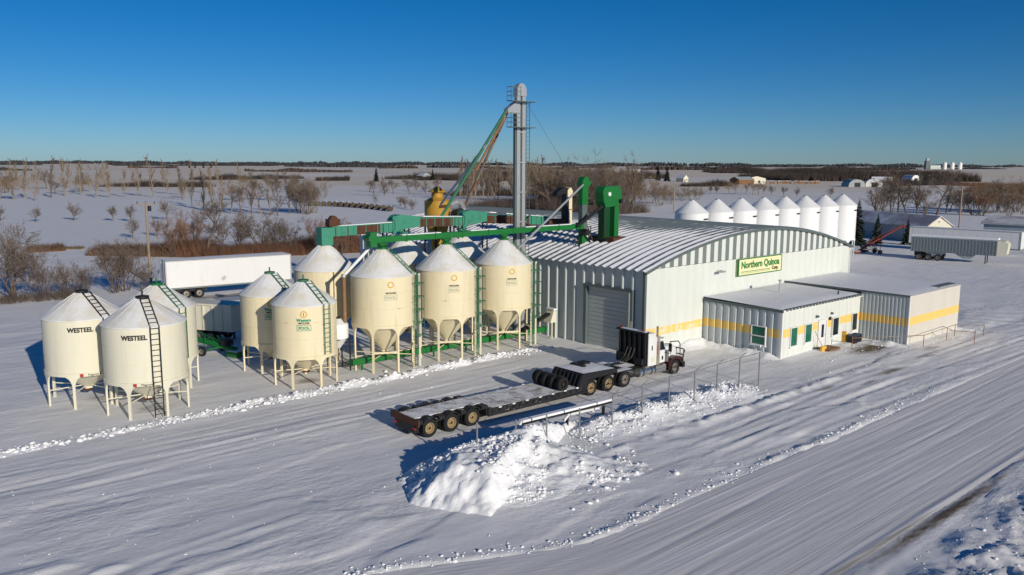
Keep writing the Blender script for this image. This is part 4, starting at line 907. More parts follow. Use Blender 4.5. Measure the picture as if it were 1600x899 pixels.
MB().box(lx(-23.2), lx(-18.75), -0.72, 0.72, 0.62, 1.0).build('rear_frame', 'black_frame', tl)
for k in range(6): MB().box(lx(-23.15), lx(-18.8), -0.72+k*0.24, -0.72+k*0.24+0.225, 1.0, 1.05).build('plank', 'wood_deck', tl)
for s in (-1, 1):
    for a, b in ((-23.2, -23.02), (-21.98, -21.62), (-20.58, -20.22), (-19.18, -18.75)):
        MB().box(lx(a), lx(b), min(s*0.74, s*HW), max(s*0.74, s*HW), 0.85, 1.03).build('deck_outrigger', 'black_frame', tl)
    for u in (-22.5, -21.1, -19.7):
        y = s*1.05; wheel(tl, lx(u), y, 0.5, 0.5, 0.27, 'rim_gold', s, True)
        arc_fender(lx(u), 0.5, 0.60, min(s*0.76, s*HW), max(s*0.76, s*HW), 35, 145).build('fender', 'black_frame', tl)
MB().box(lx(-23.3), lx(-23.2), -HW, HW, 0.72, 1.06).build('tail_beam', 'rust', tl)
MB().box(lx(-23.28), lx(-23.0), -0.9, 0.9, 0.3, 0.7).build('bumper', 'black', tl)
for s in (-0.9, 0.9): MB().box(lx(-23.32), lx(-23.29), s-0.15, s+0.15, 0.5, 0.62).build('tail_light', 'red', tl)
MB().prism([(lx(-18.8), 0.4), (lx(-11.4), 0.36), (lx(-11.4), 0.66), (lx(-18.5), 0.76), (lx(-18.8), 0.98)], -HW+0.1, HW-0.1).build('low_frame', 'black', tl)
for k in range(10):
    y = -HW+0.04+k*0.252; MB().prism([(lx(-18.45), 0.78), (lx(-11.5), 0.70), (lx(-11.5), 0.75), (lx(-18.45), 0.83)], y, y+0.238).build('plank', 'wood_deck', tl)
for s in (-1, 1):
    y0, y1 = (s*HW, s*HW-s*0.09); MB().prism([(lx(-18.7), 0.36), (lx(-11.4), 0.32), (lx(-11.4), 0.74), (lx(-18.7), 0.82)], min(y0, y1), max(y0, y1)).build('side_beam', 'black_frame', tl)
    for k in range(14):
        u = -18.4+k*0.5; MB().tube((lx(u), s*(HW+0.0), 0.62), (lx(u), s*(HW+0.06), 0.62), 0.09, n=8).build('lashing_ring', 'black', tl)
        MB().box(lx(u)-0.1, lx(u)+0.1, min(s*HW, s*(HW+.05)), max(s*HW, s*(HW+.05)), 0.74, 0.80).build('stake_pocket', 'snow_cap', tl) if k % 2 else None
MB().prism([(lx(-11.95), 0.30), (lx(-11.35), 1.50), (lx(-8.3), 1.38), (lx(-8.3), 1.12), (lx(-10.9), 1.08), (lx(-11.2), 0.30)], -HW+0.02, HW-0.02).build('gooseneck', 'black', tl)
for k in range(7):
    y = -HW+0.1+k*0.345; MB().bar((lx(-11.99), y, 0.36), (lx(-11.42), y, 1.46), 0.09, 0.06).build('gooseneck_rib', 'black', tl)
roof_snow(MB(), lx(-11.28), lx(-8.5), -HW+0.06, HW-0.06, lambda a, b: 1.51-(a-lx(-11.35))*0.04, 0.06, 8, 16, 14).build('snow_cover', 'snow_cap', tl, smooth=40)
MB().box(lx(-10.2), lx(-9.9), -0.1, 1.0, 1.48, 1.62).box(lx(-9.6), lx(-9.0), 0.4, 1.0, 1.44, 1.60).build('winch', 'black', tl)
# spare axle group carried on the deck, wheel by wheel
ag = site('booster_axle', 'spare booster axle with a row of black tyres riding on trailer deck', 'axle', -12.95, -3.55, 0.72)
for k in range(8): wheel(ag, 0.12*(k % 2), -1.12+k*0.32, 0.43, 0.43, 0.26, 'black', -1)
MB().tube((0, -1.2, 0.43), (0, 1.3, 0.43), 0.09, n=10).build('axle_beam', 'black', ag)

tk = site('semi_truck', 'white semi tractor with dark fenders, chrome stack and black headache rack', 'truck', -5.0, -3.55)
def tx(u): return u+5.0
MB().box(tx(-11.0), tx(-1.9), -0.46, -0.30, 0.72, 1.0).box(tx(-11.0), tx(-1.9), 0.30, 0.46, 0.72, 1.0).build('chassis_rail', 'black', tk)
for k in range(9): MB().box(tx(-10.8+k), tx(-10.65+k), -0.46, 0.46, 0.76, 0.95).build('cross_member', 'black', tk)
for u in (-10.6, -9.05, -7.5):
    for s in (-1, 1): wheel(tk, tx(u), s*1.10, 0.52, 0.52, 0.28, 'rim_gold' if u < -8 else 'rim_grey', s, True)
for s in (-1, 1):
    wheel(tk, tx(-2.45), s*1.08, 0.50, 0.50, 0.30, 'rim_grey', s)
    MB().box(tx(-8.35), tx(-6.85), min(s*0.72, s*1.27), max(s*0.72, s*1.27), 1.06, 1.10).build('fender', 'black', tk)
    roof_snow(MB(), tx(-8.33), tx(-6.87), min(s*0.73, s*1.26), max(s*0.73, s*1.26), lambda a, b: 1.10+0*a, 0.06, 11, 10, 6).build('snow_cover', 'snow_cap', tk, smooth=40)
    tk_ = MB().tube((tx(-6.1), s*0.98, 0.66), (tx(-4.65), s*0.98, 0.66), 0.31, n=20).build('fuel_tank', 'chrome', tk, smooth=35)
    for u in (-5.8, -5.0): MB().lathe([(0.318, 0), (0.325, 0.02), (0.325, 0.08), (0.318, 0.1)], 20).build('strap', 'black', tk_, loc=(tx(u), s*0.98, 0.66), rot=(0, R(90), 0))
    MB().box(tx(-4.5), tx(-3.45), min(s*0.78, s*1.22), max(s*0.78, s*1.22), 0.42, 0.88).box(tx(-4.5), tx(-3.45), min(s*0.95, s*1.27), max(s*0.95, s*1.27), 0.62, 0.66).build('step_box', 'chrome', tk)
    f = MB().prism([(tx(-3.25), 0.42), (tx(-3.12), 0.9), (tx(-2.85), 1.18), (tx(-2.45), 1.27), (tx(-2.05), 1.20), (tx(-1.72), 0.98), (tx(-1.62), 0.72), (tx(-1.85), 0.72), (tx(-2.0), 0.95), (tx(-2.4), 1.10), (tx(-2.8), 1.0), (tx(-3.0), 0.75), (tx(-3.05), 0.42)], min(s*0.72, s*1.25), max(s*0.72, s*1.25)).build('fender', 'maroon', tk)
    MB().box(tx(-1.62), tx(-1.5), min(s*0.72, s*1.1), max(s*0.72, s*1.1), 0.86, 1.06).build('headlight', 'chrome', tk)
    MB().tube((tx(-4.3), s*1.12, 0.95), (tx(-4.3), s*1.12, 2.5), 0.13, n=12).tube((tx(-4.3), s*1.12, 2.5), (tx(-4.3), s*1.12, 3.5), 0.07, n=10).build('exhaust_stack', 'chrome' if s > 0 else 'rust_pipe', tk)
    mb = MB().tube((tx(-3.55), s*1.15, 2.25), (tx(-3.25), s*1.42, 2.28), 0.02, n=5).tube((tx(-3.55), s*1.15, 1.65), (tx(-3.25), s*1.42, 1.6), 0.02, n=5).tube((tx(-3.25), s*1.42, 1.55), (tx(-3.25), s*1.42, 2.35), 0.02, n=5)
    mb.box(tx(-3.34), tx(-3.26), min(s*1.30, s*1.52), max(s*1.30, s*1.52), 1.72, 2.26).build('mirror', 'black', tk)
    MB().tube((tx(-3.1), s*0.92, 0.98), (tx(-3.1), s*0.92, 1.75), 0.19, n=14).build('air_cleaner', 'chrome', tk, smooth=40)
sl = loft([(tx(-5.25), 1.15, 1.0, 3.02), (tx(-5.18), 1.2, 0.98, 3.12), (tx(-4.5), 1.2, 0.98, 3.10), (tx(-4.35), 1.16, 0.98, 2.95)]).build('sleeper', 'white_paint', tk, smooth=30)
for s in (-1, 1):
    MB().box(tx(-4.95), tx(-4.85), min(s*1.195, s*1.21), max(s*1.195, s*1.21), 2.0, 2.3).build('vent', 'black', sl)
    MB().box(tx(-4.98), tx(-4.62), min(s*1.195, s*1.208), max(s*1.195, s*1.208), 1.2, 1.55).build('hatch', 'cream_wall', sl)
MB().box(tx(-4.36), tx(-4.08), -1.18, 1.18, 1.0, 2.85).build('side_fairing', 'galv', tk)
cb = loft([(tx(-4.3), 1.12, 1.0, 2.72), (tx(-4.0), 1.12, 1.0, 2.74), (tx(-3.72), 1.10, 1.0, 2.62), (tx(-3.45), 1.06, 1.0, 2.02)]).build('cab', 'white_paint', tk, smooth=30)
for s in (-1, 1):
    d_ = MB().box(tx(-4.0), tx(-3.52), min(s*1.105, s*1.135), max(s*1.105, s*1.135), 1.08, 1.85).build('door', 'white_paint', tk)
    MB().prism([(tx(-4.0), 1.86), (tx(-3.5), 1.86), (tx(-3.68), 2.45), (tx(-4.0), 2.45)], min(s*1.10, s*1.128), max(s*1.10, s*1.128)).build('window', 'glass_dark', d_)
    MB().box(tx(-3.82), tx(-3.66), min(s*1.13, s*1.142), max(s*1.13, s*1.142), 1.2, 1.45).build('lower_window', 'black', d_)
MB().add([(tx(-3.425), -0.95, 2.06), (tx(-3.425), 0.95, 2.06), (tx(-3.69), 0.95, 2.56), (tx(-3.69), -0.95, 2.56)], [(0, 1, 2, 3)]).build('windshield', 'glass_dark', tk)
MB().box(tx(-3.78), tx(-3.55), -1.05, 1.05, 2.60, 2.68).build('visor', 'chrome', tk)
hd = loft([(tx(-3.44), 0.98, 0.95, 2.02), (tx(-2.6), 0.86, 0.95, 1.92), (tx(-1.85), 0.74, 0.85, 1.80), (tx(-1.7), 0.68, 0.8, 1.68)]).build('hood', 'white_paint', tk, smooth=30)
MB().box(tx(-1.695), tx(-1.63), -0.55, 0.55, 0.75, 1.58).build('grille', 'chrome', tk)
MB().box(tx(-1.68), tx(-1.40), -1.22, 1.22, 0.36, 0.72).build('bumper', 'black', tk)
mb = MB()
for y in (-1.0, -0.35, 0.35, 1.0): mb.tube((tx(-1.35), y, 0.5), (tx(-1.28), y, 1.55), 0.04, n=6)
for z in (0.7, 1.15, 1.55): mb.tube((tx(-1.32), -1.0, z), (tx(-1.32), 1.0, z), 0.04, n=6)
for s in (-1, 1): mb.path([(tx(-1.28), s*1.0, 1.5), (tx(-1.55), s*1.28, 1.5), (tx(-1.75), s*1.3, 1.28), (tx(-1.75), s*1.28, 0.8)], 0.04, 6)
mb.build('bull_bar', 'black', tk)
for s in (-1, 1):
    mb = MB(); mb.path([(tx(-1.75), s*1.05, 1.2), (tx(-1.80), s*1.05, 2.0), (tx(-2.0), s*1.05, 2.2), (tx(-3.0), s*1.12, 2.3)], 0.035, 6).build('grab_rail', 'black', tk)
hk = MB().box(tx(-5.42), tx(-5.30), -1.2, 1.2, 1.05, 3.2).build('headache_rack', 'black', tk)
for k in range(6): MB().box(tx(-5.55), tx(-5.43), -1.15+k*0.42, -1.0+k*0.42, 1.1, 3.1).build('rack_upright', 'black', hk)
MB().box(tx(-5.7), tx(-5.3), -1.25, 1.25, 3.16, 3.26).build('rack_shelf', 'black', hk)
MB().box(tx(-5.62), tx(-5.35), -1.15, 0.9, 3.262, 3.30).build('snow_cover', 'snow_cap', hk)
MB().box(tx(-5.8), tx(-5.43), -1.1, -0.5, 1.1, 1.5).box(tx(-5.8), tx(-5.43), 0.2, 1.1, 1.1, 1.7).build('toolbox', 'black', hk)
for y in (-0.9, 0.9): MB().lathe([(0.1, 3.26), (0.1, 3.40), (0.05, 3.46), (0, 3.46)], 10, (tx(-5.5), y)).build('beacon', 'auger_red', hk)
for s in (-1, 1):
    MB().box(tx(-11.35), tx(-11.30), min(s*0.78, s*1.25), max(s*0.78, s*1.25), 0.22, 0.95).build('mud_flap', 'rubber', tk)
    MB().box(tx(-1.61), tx(-1.55), min(s*1.08, s*1.2), max(s*1.08, s*1.2), 0.9, 1.02).build('turn_signal', 'yellow_paint', tk)
for y in (-0.8, -0.4, 0, 0.4, 0.8): MB().box(tx(-3.86), tx(-3.78), y-0.05, y+0.05, 2.72, 2.78).build('roof_light', 'yellow_paint', tk)
for y in (-0.3, 0.0, 0.3): MB().path([(tx(-5.56), y, 2.1), (tx(-5.9), y, 1.5), (tx(-6.6), y*0.6, 1.2), (tx(-7.4), y*0.4, 1.25)], 0.03, 6).build('air_hose', 'black', tk)
for z in (1.05, 1.15, 1.25, 1.35, 1.45): MB().box(tx(-1.635), tx(-1.62), -0.5, 0.5, z, z+0.03).build('grille_bar', 'black', tk)
MB().box(tx(-7.0), tx(-5.8), -0.5, 0.5, 1.0, 1.06).build('deck_plate', 'galv', tk)
roof_snow(MB(), tx(-7.0), tx(-5.85), -0.5, 0.9, lambda a, b: 1.065+0*a, 0.07, 12, 12, 10).build('snow_cover', 'snow_cap', tk, smooth=40)
MB().prism([(tx(-8.6), 1.06), (tx(-7.6), 1.02), (tx(-7.6), 1.10), (tx(-8.6), 1.12)], -0.45, 0.45).build('fifth_wheel', 'black', tk)

def van_trailer(label, loc, rot, L_, z0, z1, wheels, body='white_paint', cat='trailer'):
    t_ = thing('van_trailer', label, cat, loc, rot)
    MB().box(0, L_, 0, 2.5, z0, z1).build('box_body', body, t_)
    for x in (0.0, L_): 
        MB().box(x-0.06, x+0.06, -0.05, 0.06, z0-0.05, z1+0.03).build('corner_post', 'galv', t_)
    MB().box(-0.06, L_+0.06, -0.04, 0.04, z0-0.14, z0+0.02).build('sill_rail', 'galv_dark', t_)
    MB().box(-0.05, L_+0.05, -0.03, 0.05, z1-0.05, z1+0.05).build('top_rail', 'galv', t_)
    roof_snow(MB(), 0, L_, 0.02, 2.5, lambda a, b: z1+0.055+0*a, 0.04, 21, 20, 6).build('snow_cover', 'snow_cap', t_, smooth=40)
    for k in range(int(L_/1.2)): MB().box(0.6+k*1.2, 0.63+k*1.2, -0.012, 0.0, z0+0.03, z1-0.06).build('side_joint', body, t_)
    for x in wheels:
        for y in (0.2, 2.3): wheel(t_, x, y, 0.5, 0.5, 0.28, 'rim_grey', -1 if y < 1 else 1)
    for x in (L_-2.6,):
        for y in (0.4, 2.1): MB().bar((x, y, -0.05), (x, y, z0), 0.12).build('landing_leg', 'black', t_)
    MB().box(wheels[0]-0.9, wheels[-1]+0.9, 0.5, 2.0, 0.7, z0-0.15).build('bogie', 'black', t_)
    for x in (-0.01,):
        for y in (0.62, 1.9): MB().bar((-0.05, y, z0), (-0.05, y, z1), 0.05).build('lock_rod', 'galv', t_)
    return t_
vt = van_trailer('long white box van trailer parked in front of the leafless hedge', (-35.1, 83.0, 0), 35.0, 13.0, 1.2, 3.95, (1.9, 3.2))
MB().bar((5.55, -0.02, 1.72), (5.9, -0.02, 2.07), 0.03, 0.35).build('placard', 'galv', vt)
v2 = van_trailer('long white van trailer seen from its shaded side before the sheds', (66.2, 137.4, 0), -43.5, 16.2, 1.15, 3.75, (1.4, 2.7))

def ribbed_trailer(name, label, loc, rot, L_, z0, z1, body, rib, wheels, nr, tarp=True, slope=True):
    t_ = thing(name, label, 'trailer', loc, rot)
    MB().box(0.35, L_-1.0, 0.0, 2.4, z0, z1).build('box_body', body, t_)
    if slope: MB().prism([(L_-1.0, z0), (L_+0.2, z0+0.25), (L_+0.35, z1-0.35), (L_-0.1, z1), (L_-1.0, z1)], 0.05, 2.35).build('nose_panel', 'cream_pale', t_)
    rm_ = MB().box(0, 0.13, -0.09, 0.0, z0+0.02, z1-0.02).mesh('rib', rib)
    for k in range(nr): link('rib', rm_, t_, (0.36+k*(L_-1.5)/(nr-1), -0.003, 0))
    MB().box(0.3, L_-1.0, -0.11, 0.0, z1-0.015, z1+0.12).build('top_rail', body, t_)
    if tarp: 
        pts = [(2.4*k/8, z1+0.13+0.3*math.sin(math.pi*k/8)) for k in range(9)]; MB().prism_yz(pts, 0.35, L_-1.0).build('tarp', 'snow_cap', t_, smooth=40)
    MB().prism([(2.2, z0), (3.2, 0.55), (4.2, 0.55), (5.0, z0)], 0.3, 2.1).prism([(6.2, z0), (7.2, 0.6), (8.2, 0.6), (9.0, z0)], 0.3, 2.1).build('hopper', body, t_) if slope else None
    for x in wheels:
        for y in (0.2, 2.2): wheel(t_, x, y, 0.48, 0.48, 0.28, 'rim_grey', -1 if y < 1 else 1)
    MB().box(wheels[0]-0.7, wheels[-1]+0.7, 0.5, 1.9, 0.6, z0).build('bogie', 'black', t_)
    for y in (0.3, 2.1): MB().bar((L_-2.4, y, -0.05), (L_-2.4, y, z0), 0.12).build('landing_leg', 'black', t_)
    return t_
ribbed_trailer('grain_trailer', 'grey ribbed grain trailer with cream nose on snow', (59.3, 123.2, 0), -38.0, 12.6, 1.25, 3.35, 'grey_trailer', 'galv_dark', (1.5, 2.8, 4.1), 27)
ribbed_trailer('farm_truck_box', 'cream ribbed grain box trailer half shaded behind the bins', (-28.4, 64.6, 0), -17.5, 8.2, 1.0, 3.0, 'cream_pale', 'cream_pale', (3.9, 5.1), 9, False, False)

def auger(label, a, b, m, wheel_at, r_=0.16):
    A = Vector(a); B = Vector(b); t_ = thing('grain_auger', label, 'auger', (A.x, A.y, 0), math.degrees(math.atan2(B.y-A.y, B.x-A.x)))
    L_ = math.hypot(B.x-A.x, B.y-A.y); z0, z1 = A.z, B.z; P = lambda t: Vector((L_*t, 0, z0+(z1-z0)*t))
    MB().tube(P(0), P(1), r_, n=12).build('tube', m, t_, smooth=40)
    mb = MB()
    for k in range(6): p = P(0.15+k*0.13); q = P(0.15+(k+1)*0.13); mb.bar(p+Vector((0, 0, r_)), q+Vector((0, 0, 0.5+r_)) if k % 2 == 0 else q+Vector((0, 0, r_)), 0.03)
    mb.bar(P(0.12)+Vector((0, 0, r_)), P(0.5)+Vector((0, 0, 0.6)), 0.04).bar(P(0.5)+Vector((0, 0, 0.6)), P(0.95)+Vector((0, 0, r_)), 0.04).build('truss', m, t_)
    MB().box(-0.55, 0.5, -0.55, 0.55, 0.12, 0.45).build('intake_hopper', m, t_)
    MB().box(-0.5, 0.45, -0.5, 0.5, 0.452, 0.5).build('snow_cover', 'snow_cap', t_)
    MB().lathe([(0.2, 0), (0.14, -0.6)], 10, (L_, 0)).build('discharge', m, t_, loc=(0, 0, z1))
    p = P(wheel_at); mb = MB()
    for s in (-1, 1): mb.bar((p.x, s*0.9, 0.4), (p.x+0.5, s*0.15, p.z+0.4), 0.07).bar((p.x, s*0.9, 0.4), (p.x-0.9, s*0.15, max(0.5, P(max(0.05, wheel_at-0.2)).z)), 0.07)
    mb.bar((p.x, -0.95, 0.4), (p.x, 0.95, 0.4), 0.08).build('undercarriage', m, t_)
    for s in (-1, 1): wheel(t_, p.x, s*1.0, 0.36, 0.36, 0.2, 'rim_grey', s)
    MB().box(0.6, 1.2, -0.35, 0.35, P(0.1).z+0.2, P(0.1).z+0.6).build('engine', 'black', t_)
    return t_
auger('red swing auger raised high before the grey shed', (54.6, 130.2, 0.35), (61.8, 130.2, 4.6), 'auger_red', 0.45)
auger('dark folded auger beside the red swing auger', (56.6, 132.4, 0.3), (60.0, 134.0, 4.4), 'black', 0.4)
auger('green transport auger lying low behind the WESTEEL bins', (-20.0, 58.6, 0.5), (-26.0, 61.4, 1.25), 'green', 0.35, 0.2)

# ================================================================== FENCE, BARRIER, SMALL THINGS
fn = site('chain_link_fence', 'wire yard fence with leaning grey steel posts along the snow bank', 'fence', 0, -10.0)
fu = [(-0.65, 2.2), (-2.85, 2.2), (-5.15, 2.15), (-7.4, 2.1), (-9.75, 2.15), (-12.05, 2.1), (-14.5, 1.95), (-16.95, 1.7), (-19.25, 1.8), (-21.3, 2.0), (-23.6, 2.35)]
for k, (u, h) in enumerate(fu):
    lean = 0.03*math.sin(k*2.3); p = MB().tube((u, 0, -0.1), (u+lean, 0, h), 0.04, n=8).build('post', 'post_grey', fn)
    if 0 < k < 7: MB().bar((u+lean, 0, h-0.02), (u+lean+0.16, -0.28, h+0.28), 0.04).build('barb_arm', 'post_grey', p)
MB().path([(fu[0][0], 0, fu[0][1]+0.1), (fu[0][0], -0.1, fu[0][1]+0.42), (fu[0][0]-0.14, -0.12, fu[0][1]+0.48), (fu[0][0]-0.22, -0.12, fu[0][1]+0.36)], 0.035, 6).build('hook', 'galv', fn)
for a, b in zip(fu[:6], fu[1:7]): MB().tube((a[0], 0, a[1]-0.05), (b[0], 0, b[1]-0.05), 0.025, n=6).build('top_rail', 'post_grey', fn)
for a, b in zip(fu[:-1], fu[1:]): MB().tube((a[0], 0, 1.0), (b[0], 0, 0.95), 0.007, n=3).tube((a[0], 0, 1.5), (b[0], 0, 1.45), 0.007, n=3).build('wire', 'galv', fn)
gb = site('pipe_barrier', 'snow topped white beam barrier with bent end in front of trailer', 'barrier', 0, -8.6)
MB().bar((-19.7, 0, 1.15), (-13.1, 0, 1.03), 0.24, 0.18).build('beam', 'black', gb)  # shadow under the white beam put into its colour as black
MB().bar((-19.7, 0, 1.25), (-13.1, 0, 1.13), 0.30, 0.12).build('snow_cover', 'snow_cap', gb)
MB().bar((-19.66, 0, 1.24), (-20.1, 0, 0.85), 0.15, 0.13).build('bent_end', 'white_paint', gb)
MB().bar((-20.08, 0, 0.9), (-20.2, 0, -0.1), 0.13, 0.12).build('leg', 'white_paint', gb)
MB().bar((-16.75, -0.05, 0.68), (-16.35, -0.05, 0.98), 0.12).bar((-16.1, 0.1, 0.86), (-13.9, 0.1, 0.78), 0.1, 0.12).build('lower_bar', 'white_paint', gb)
for u in (-13.6, -16.4): MB().bar((u, 0.05, -0.1), (u, 0.05, 1.05), 0.12).build('leg', 'black', gb)
for k, (u, v) in enumerate(((16.1, -7.75), (16.85, -7.7))):
    b_ = site('waste_bin', 'black plastic waste bin standing by the office wall', 'bin', u, v, group='black waste bins by the office wall')
    loft([(-0.3, 0.28, 0.0, 0.62), (0.3, 0.28, 0.0, 0.62)]).build('tub', 'black', b_); MB().box(-0.33, 0.33, -0.31, 0.31, 0.6, 0.68).build('lid', 'barrel_blue', b_)
sh = site('yellow_snow_shovel', 'yellow snow shovel with thin handle by the office door', 'shovel', 11.75, -7.65)
MB().prism([(-0.35, 0.02), (0.35, 0.02), (0.35, 0.36), (-0.3, 0.40)], -0.08, 0.08).build('blade', 'yellow_paint', sh); MB().tube((0, 0.05, 0.3), (-0.35, 0.55, 1.5), 0.02, n=6).build('handle', 'wood_brown', sh)

def utility_pole(label, x, y, h, arm=True, tr=False):
    z = gz(x, y); p = thing('utility_pole', label, 'pole', (x, y, z), 20)
    MB().tube((0, 0, -0.2), (0, 0, h), 0.17, 0.12, n=10).build('shaft', 'wood_pole', p, smooth=40)
    if arm:
        MB().bar((-1.1, 0, h-0.25), (1.1, 0, h-0.25), 0.1, 0.12).build('crossarm', 'wood_pole', p)
        for s in (-0.9, 0.0, 0.9): MB().tube((s, 0, h-0.2), (s, 0, h+0.12), 0.05, n=6).build('insulator', 'black', p)
        MB().tube((0.35, 0.1, h-1.0), (0.35, 0.1, h-0.4), 0.2, n=10).build('transformer', 'black', p)
utility_pole('bare wooden utility pole with dark crossarm behind the WESTEEL bins', -41.8, 94.5, 9.4)
utility_pole('short wooden pole standing in snow beyond the warehouse crown', 46.0, 236.0, 8.0, False)
utility_pole('wooden pole among leafless trees beside the grey shed', 98.5, 182, 9.5, False)
utility_pole('distant wooden pole in snow near the grey hedge', 80, 420, 9, False)
utility_pole('distant wooden pole near the dark farmyard thicket', -128, 560, 10, False)

# ------------------------------------------------------------------ buildings on the right
def gable_building(name, label, loc, rot, wd, L_, he, hp, wall, gablem, roofm, door=None, wins=()):
    t_ = thing(name, label, 'building', loc, rot)          # gable faces local -y, length along +y
    MB().box(0, 0.15, 0.1, L_, 0, he).build('side_wall', wall, t_); MB().box(wd-0.15, wd, 0.1, L_, 0, he).build('side_wall', wall, t_)
    MB().prism([(0, 0), (wd, 0), (wd, he), (wd/2, hp), (0, he)], 0, 0.1).build('gable_wall', gablem, t_)
    MB().prism([(0, 0), (wd, 0), (wd, he), (wd/2, hp), (0, he)], L_, L_+0.1).build('gable_wall', gablem, t_)
    for s in (0, 1):
        x0, x1 = (-0.35, wd/2) if s == 0 else (wd+0.35, wd/2); dz = 0.35*(hp-he)/(wd/2)
        MB().prism([(x0, he-dz), (x1, hp), (x1, hp+0.14), (x0, he-dz+0.14)] if s == 0 else [(x1, hp), (x0, he-dz), (x0, he-dz+0.14), (x1, hp+0.14)], -0.3, L_+0.3).build('roof_slope', roofm, t_)
    rm_ = MB().box(-0.05, 0.0, 0, 0.08, 0, he-0.1).mesh('cladding_rib', wall)
    for k in range(min(40, int(L_/0.6))): link('cladding_rib', rm_, t_, (0, 0.3+k*0.6, 0))
    if door: MB().box(door[0], door[1], -0.06, 0.0, 0, door[2]).build('door', 'black', t_)
    for a, b, c, d in wins:
        w_ = MB().box(a, b, -0.05, 0.0, c, d).build('window', 'white_paint', t_); MB().box(a+0.08, b-0.08, -0.07, -0.05, c+0.08, d-0.08).build('pane', 'glass_dark', w_)
    return t_
gable_building('shed', 'long grey shed with cream gable end and open dark door', (73.9, 147.3, 0), 20, 5.9, 20, 3.1, 4.8, 'shed_wall', 'cream_wall', 'shed_roof', (2.5, 4.3, 2.3), ((0.5, 1.4, 1.2, 2.1), (2.6, 3.1, 3.7, 4.05)))
ws = thing('workshop', 'blue grey workshop with large pale overhead door and low roof', 'building', (82.2, 144.0, 0), -40)   # front faces local -y
MB().box(0, 26, 0, 0.2, 0, 4.0).box(0, 0.2, 0.2, 14, 0, 4.0).build('wall', 'blue_wall', ws)
MB().prism_yz([(-0.4, 3.95), (14.2, 3.95), (14.2, 4.2), (7, 5.0), (-0.4, 4.15)], -0.4, 26.4).build('roof', 'shed_roof', ws)
MB().box(-0.4, 26.4, -0.46, -0.4, 3.85, 4.12).build('fascia', 'galv', ws)
for a, b, m in ((3.2, 7.6, 'white_paint'), (12, 16.4, 'white_paint')):
    d_ = MB().box(a, b, -0.07, 0, 0, 3.1).build('overhead_door', 'grey_trailer', ws)
    for k in range(4): MB().box(a+0.5+k*1.0, a+0.9+k*1.0, -0.09, -0.07, 1.5, 1.75).build('pane', 'glass_dark', d_)
for a in (0.6, 9.2, 10.2): w_ = MB().box(a, a+1.3, -0.06, 0, 1.2, 2.6).build('window', 'white_paint', ws); MB().box(a+0.1, a+1.2, -0.08, -0.06, 1.3, 2.5).build('pane', 'glass_dark', w_)
ct = thing('parked_pickup', 'snow covered dark pickup between shed and workshop', 'pickup', (77.2, 141.6, 0), -25)
loft([(0, 0.9, 0.45, 1.0), (0.3, 0.95, 0.45, 1.05), (1.5, 0.95, 0.45, 1.12), (3.2, 0.95, 0.45, 1.1), (5.2, 0.93, 0.45, 1.1)]).build('body', 'black', ct, smooth=30)
loft([(1.5, 0.88, 1.05, 1.15), (2.0, 0.85, 1.05, 1.8), (3.1, 0.85, 1.05, 1.85), (3.3, 0.86, 1.05, 1.15)]).build('cab', 'black', ct, smooth=30)
MB().box(0.3, 1.5, -0.8, 0.8, 1.1, 1.2).box(2.0, 3.1, -0.75, 0.75, 1.82, 2.0).box(3.35, 5.1, -0.85, 0.85, 1.05, 1.45).build('snow_cover', 'snow_cap', ct)
for x in (0.9, 4.2):
    for s in (-1, 1): wheel(ct, x, s*0.85, 0.38, 0.38, 0.25, 'rim_grey', s)

# ================================================================== VEGETATION
def at(px, py, z=0.0):
    """ground position (metres) of a spot surveyed on the photograph"""
    d = fw+rt*((px-800)/1290.0)+upv*((449.5-py)/1290.0); t_ = (z-CAM_H)/d.z
    return Vector((d.x*t_, d.y*t_, z))
rnd = random.Random(11)
def rvec(s): return Vector((rnd.gauss(0, s), rnd.gauss(0, s), rnd.gauss(0, s)))
def limb(mb, p, d, L_, r, segs, bendup, jit, n, tip=0.35):
    pts = [(p.copy(), r)]
    for k in range(segs):
        d = (d+rvec(jit)+Vector((0, 0, bendup))).normalized(); p = p+d*(L_/segs); pts.append((p.copy(), r*(1-(1-tip)*(k+1)/segs)))
    for (a, ra), (b, rb) in zip(pts[:-1], pts[1:]): mb.tube(a, b, ra, rb, n, False)
    return pts, d
def perp(d, ang):
    q = rvec(1).cross(d)
    if q.length < 1e-4: q = Vector((1, 0, 0)).cross(d)
    q.normalize(); return (d*math.cos(ang)+q*math.sin(ang)).normalized()
def branchy(tr, tw, p, d, L_, r, depth, maxd, kids, ang, ratio, up, jit, twr, twn, low=0.3, taper=0.45):
    mb = tr if depth < 2 else tw
    pts, d2 = limb(mb, p, d, L_, r, 4 if depth == 0 else 3, up, jit, 6 if depth == 0 else (4 if depth == 1 else 3))
    if depth >= maxd:
        for k in range(twn):
            a = pts[1+k % (len(pts)-1)][0]; dd = perp(d2, R(rnd.uniform(15, 60))); b = a+dd*L_*rnd.uniform(0.4, 0.8); tw.tube(a, b, twr, twr*0.5, 3, False)
        return
    nk = kids[depth]
    for k in range(nk):
        f = rnd.uniform(low if depth == 0 else 0.2, 1.0); i = min(len(pts)-2, int(f*(len(pts)-1))); fr = f*(len(pts)-1)-i
        q = pts[i][0].lerp(pts[i+1][0], fr); rr = (pts[i][1]*(1-fr)+pts[i+1][1]*fr)*0.62
        branchy(tr, tw, q, perp(d2 if depth else Vector((0, 0, 1)), R(rnd.uniform(*ang))), L_*ratio*rnd.uniform(0.7, 1.15)*(1.15-taper*f), max(rr, twr), depth+1, maxd, kids, ang, ratio, up, jit, twr, twn, low, taper)
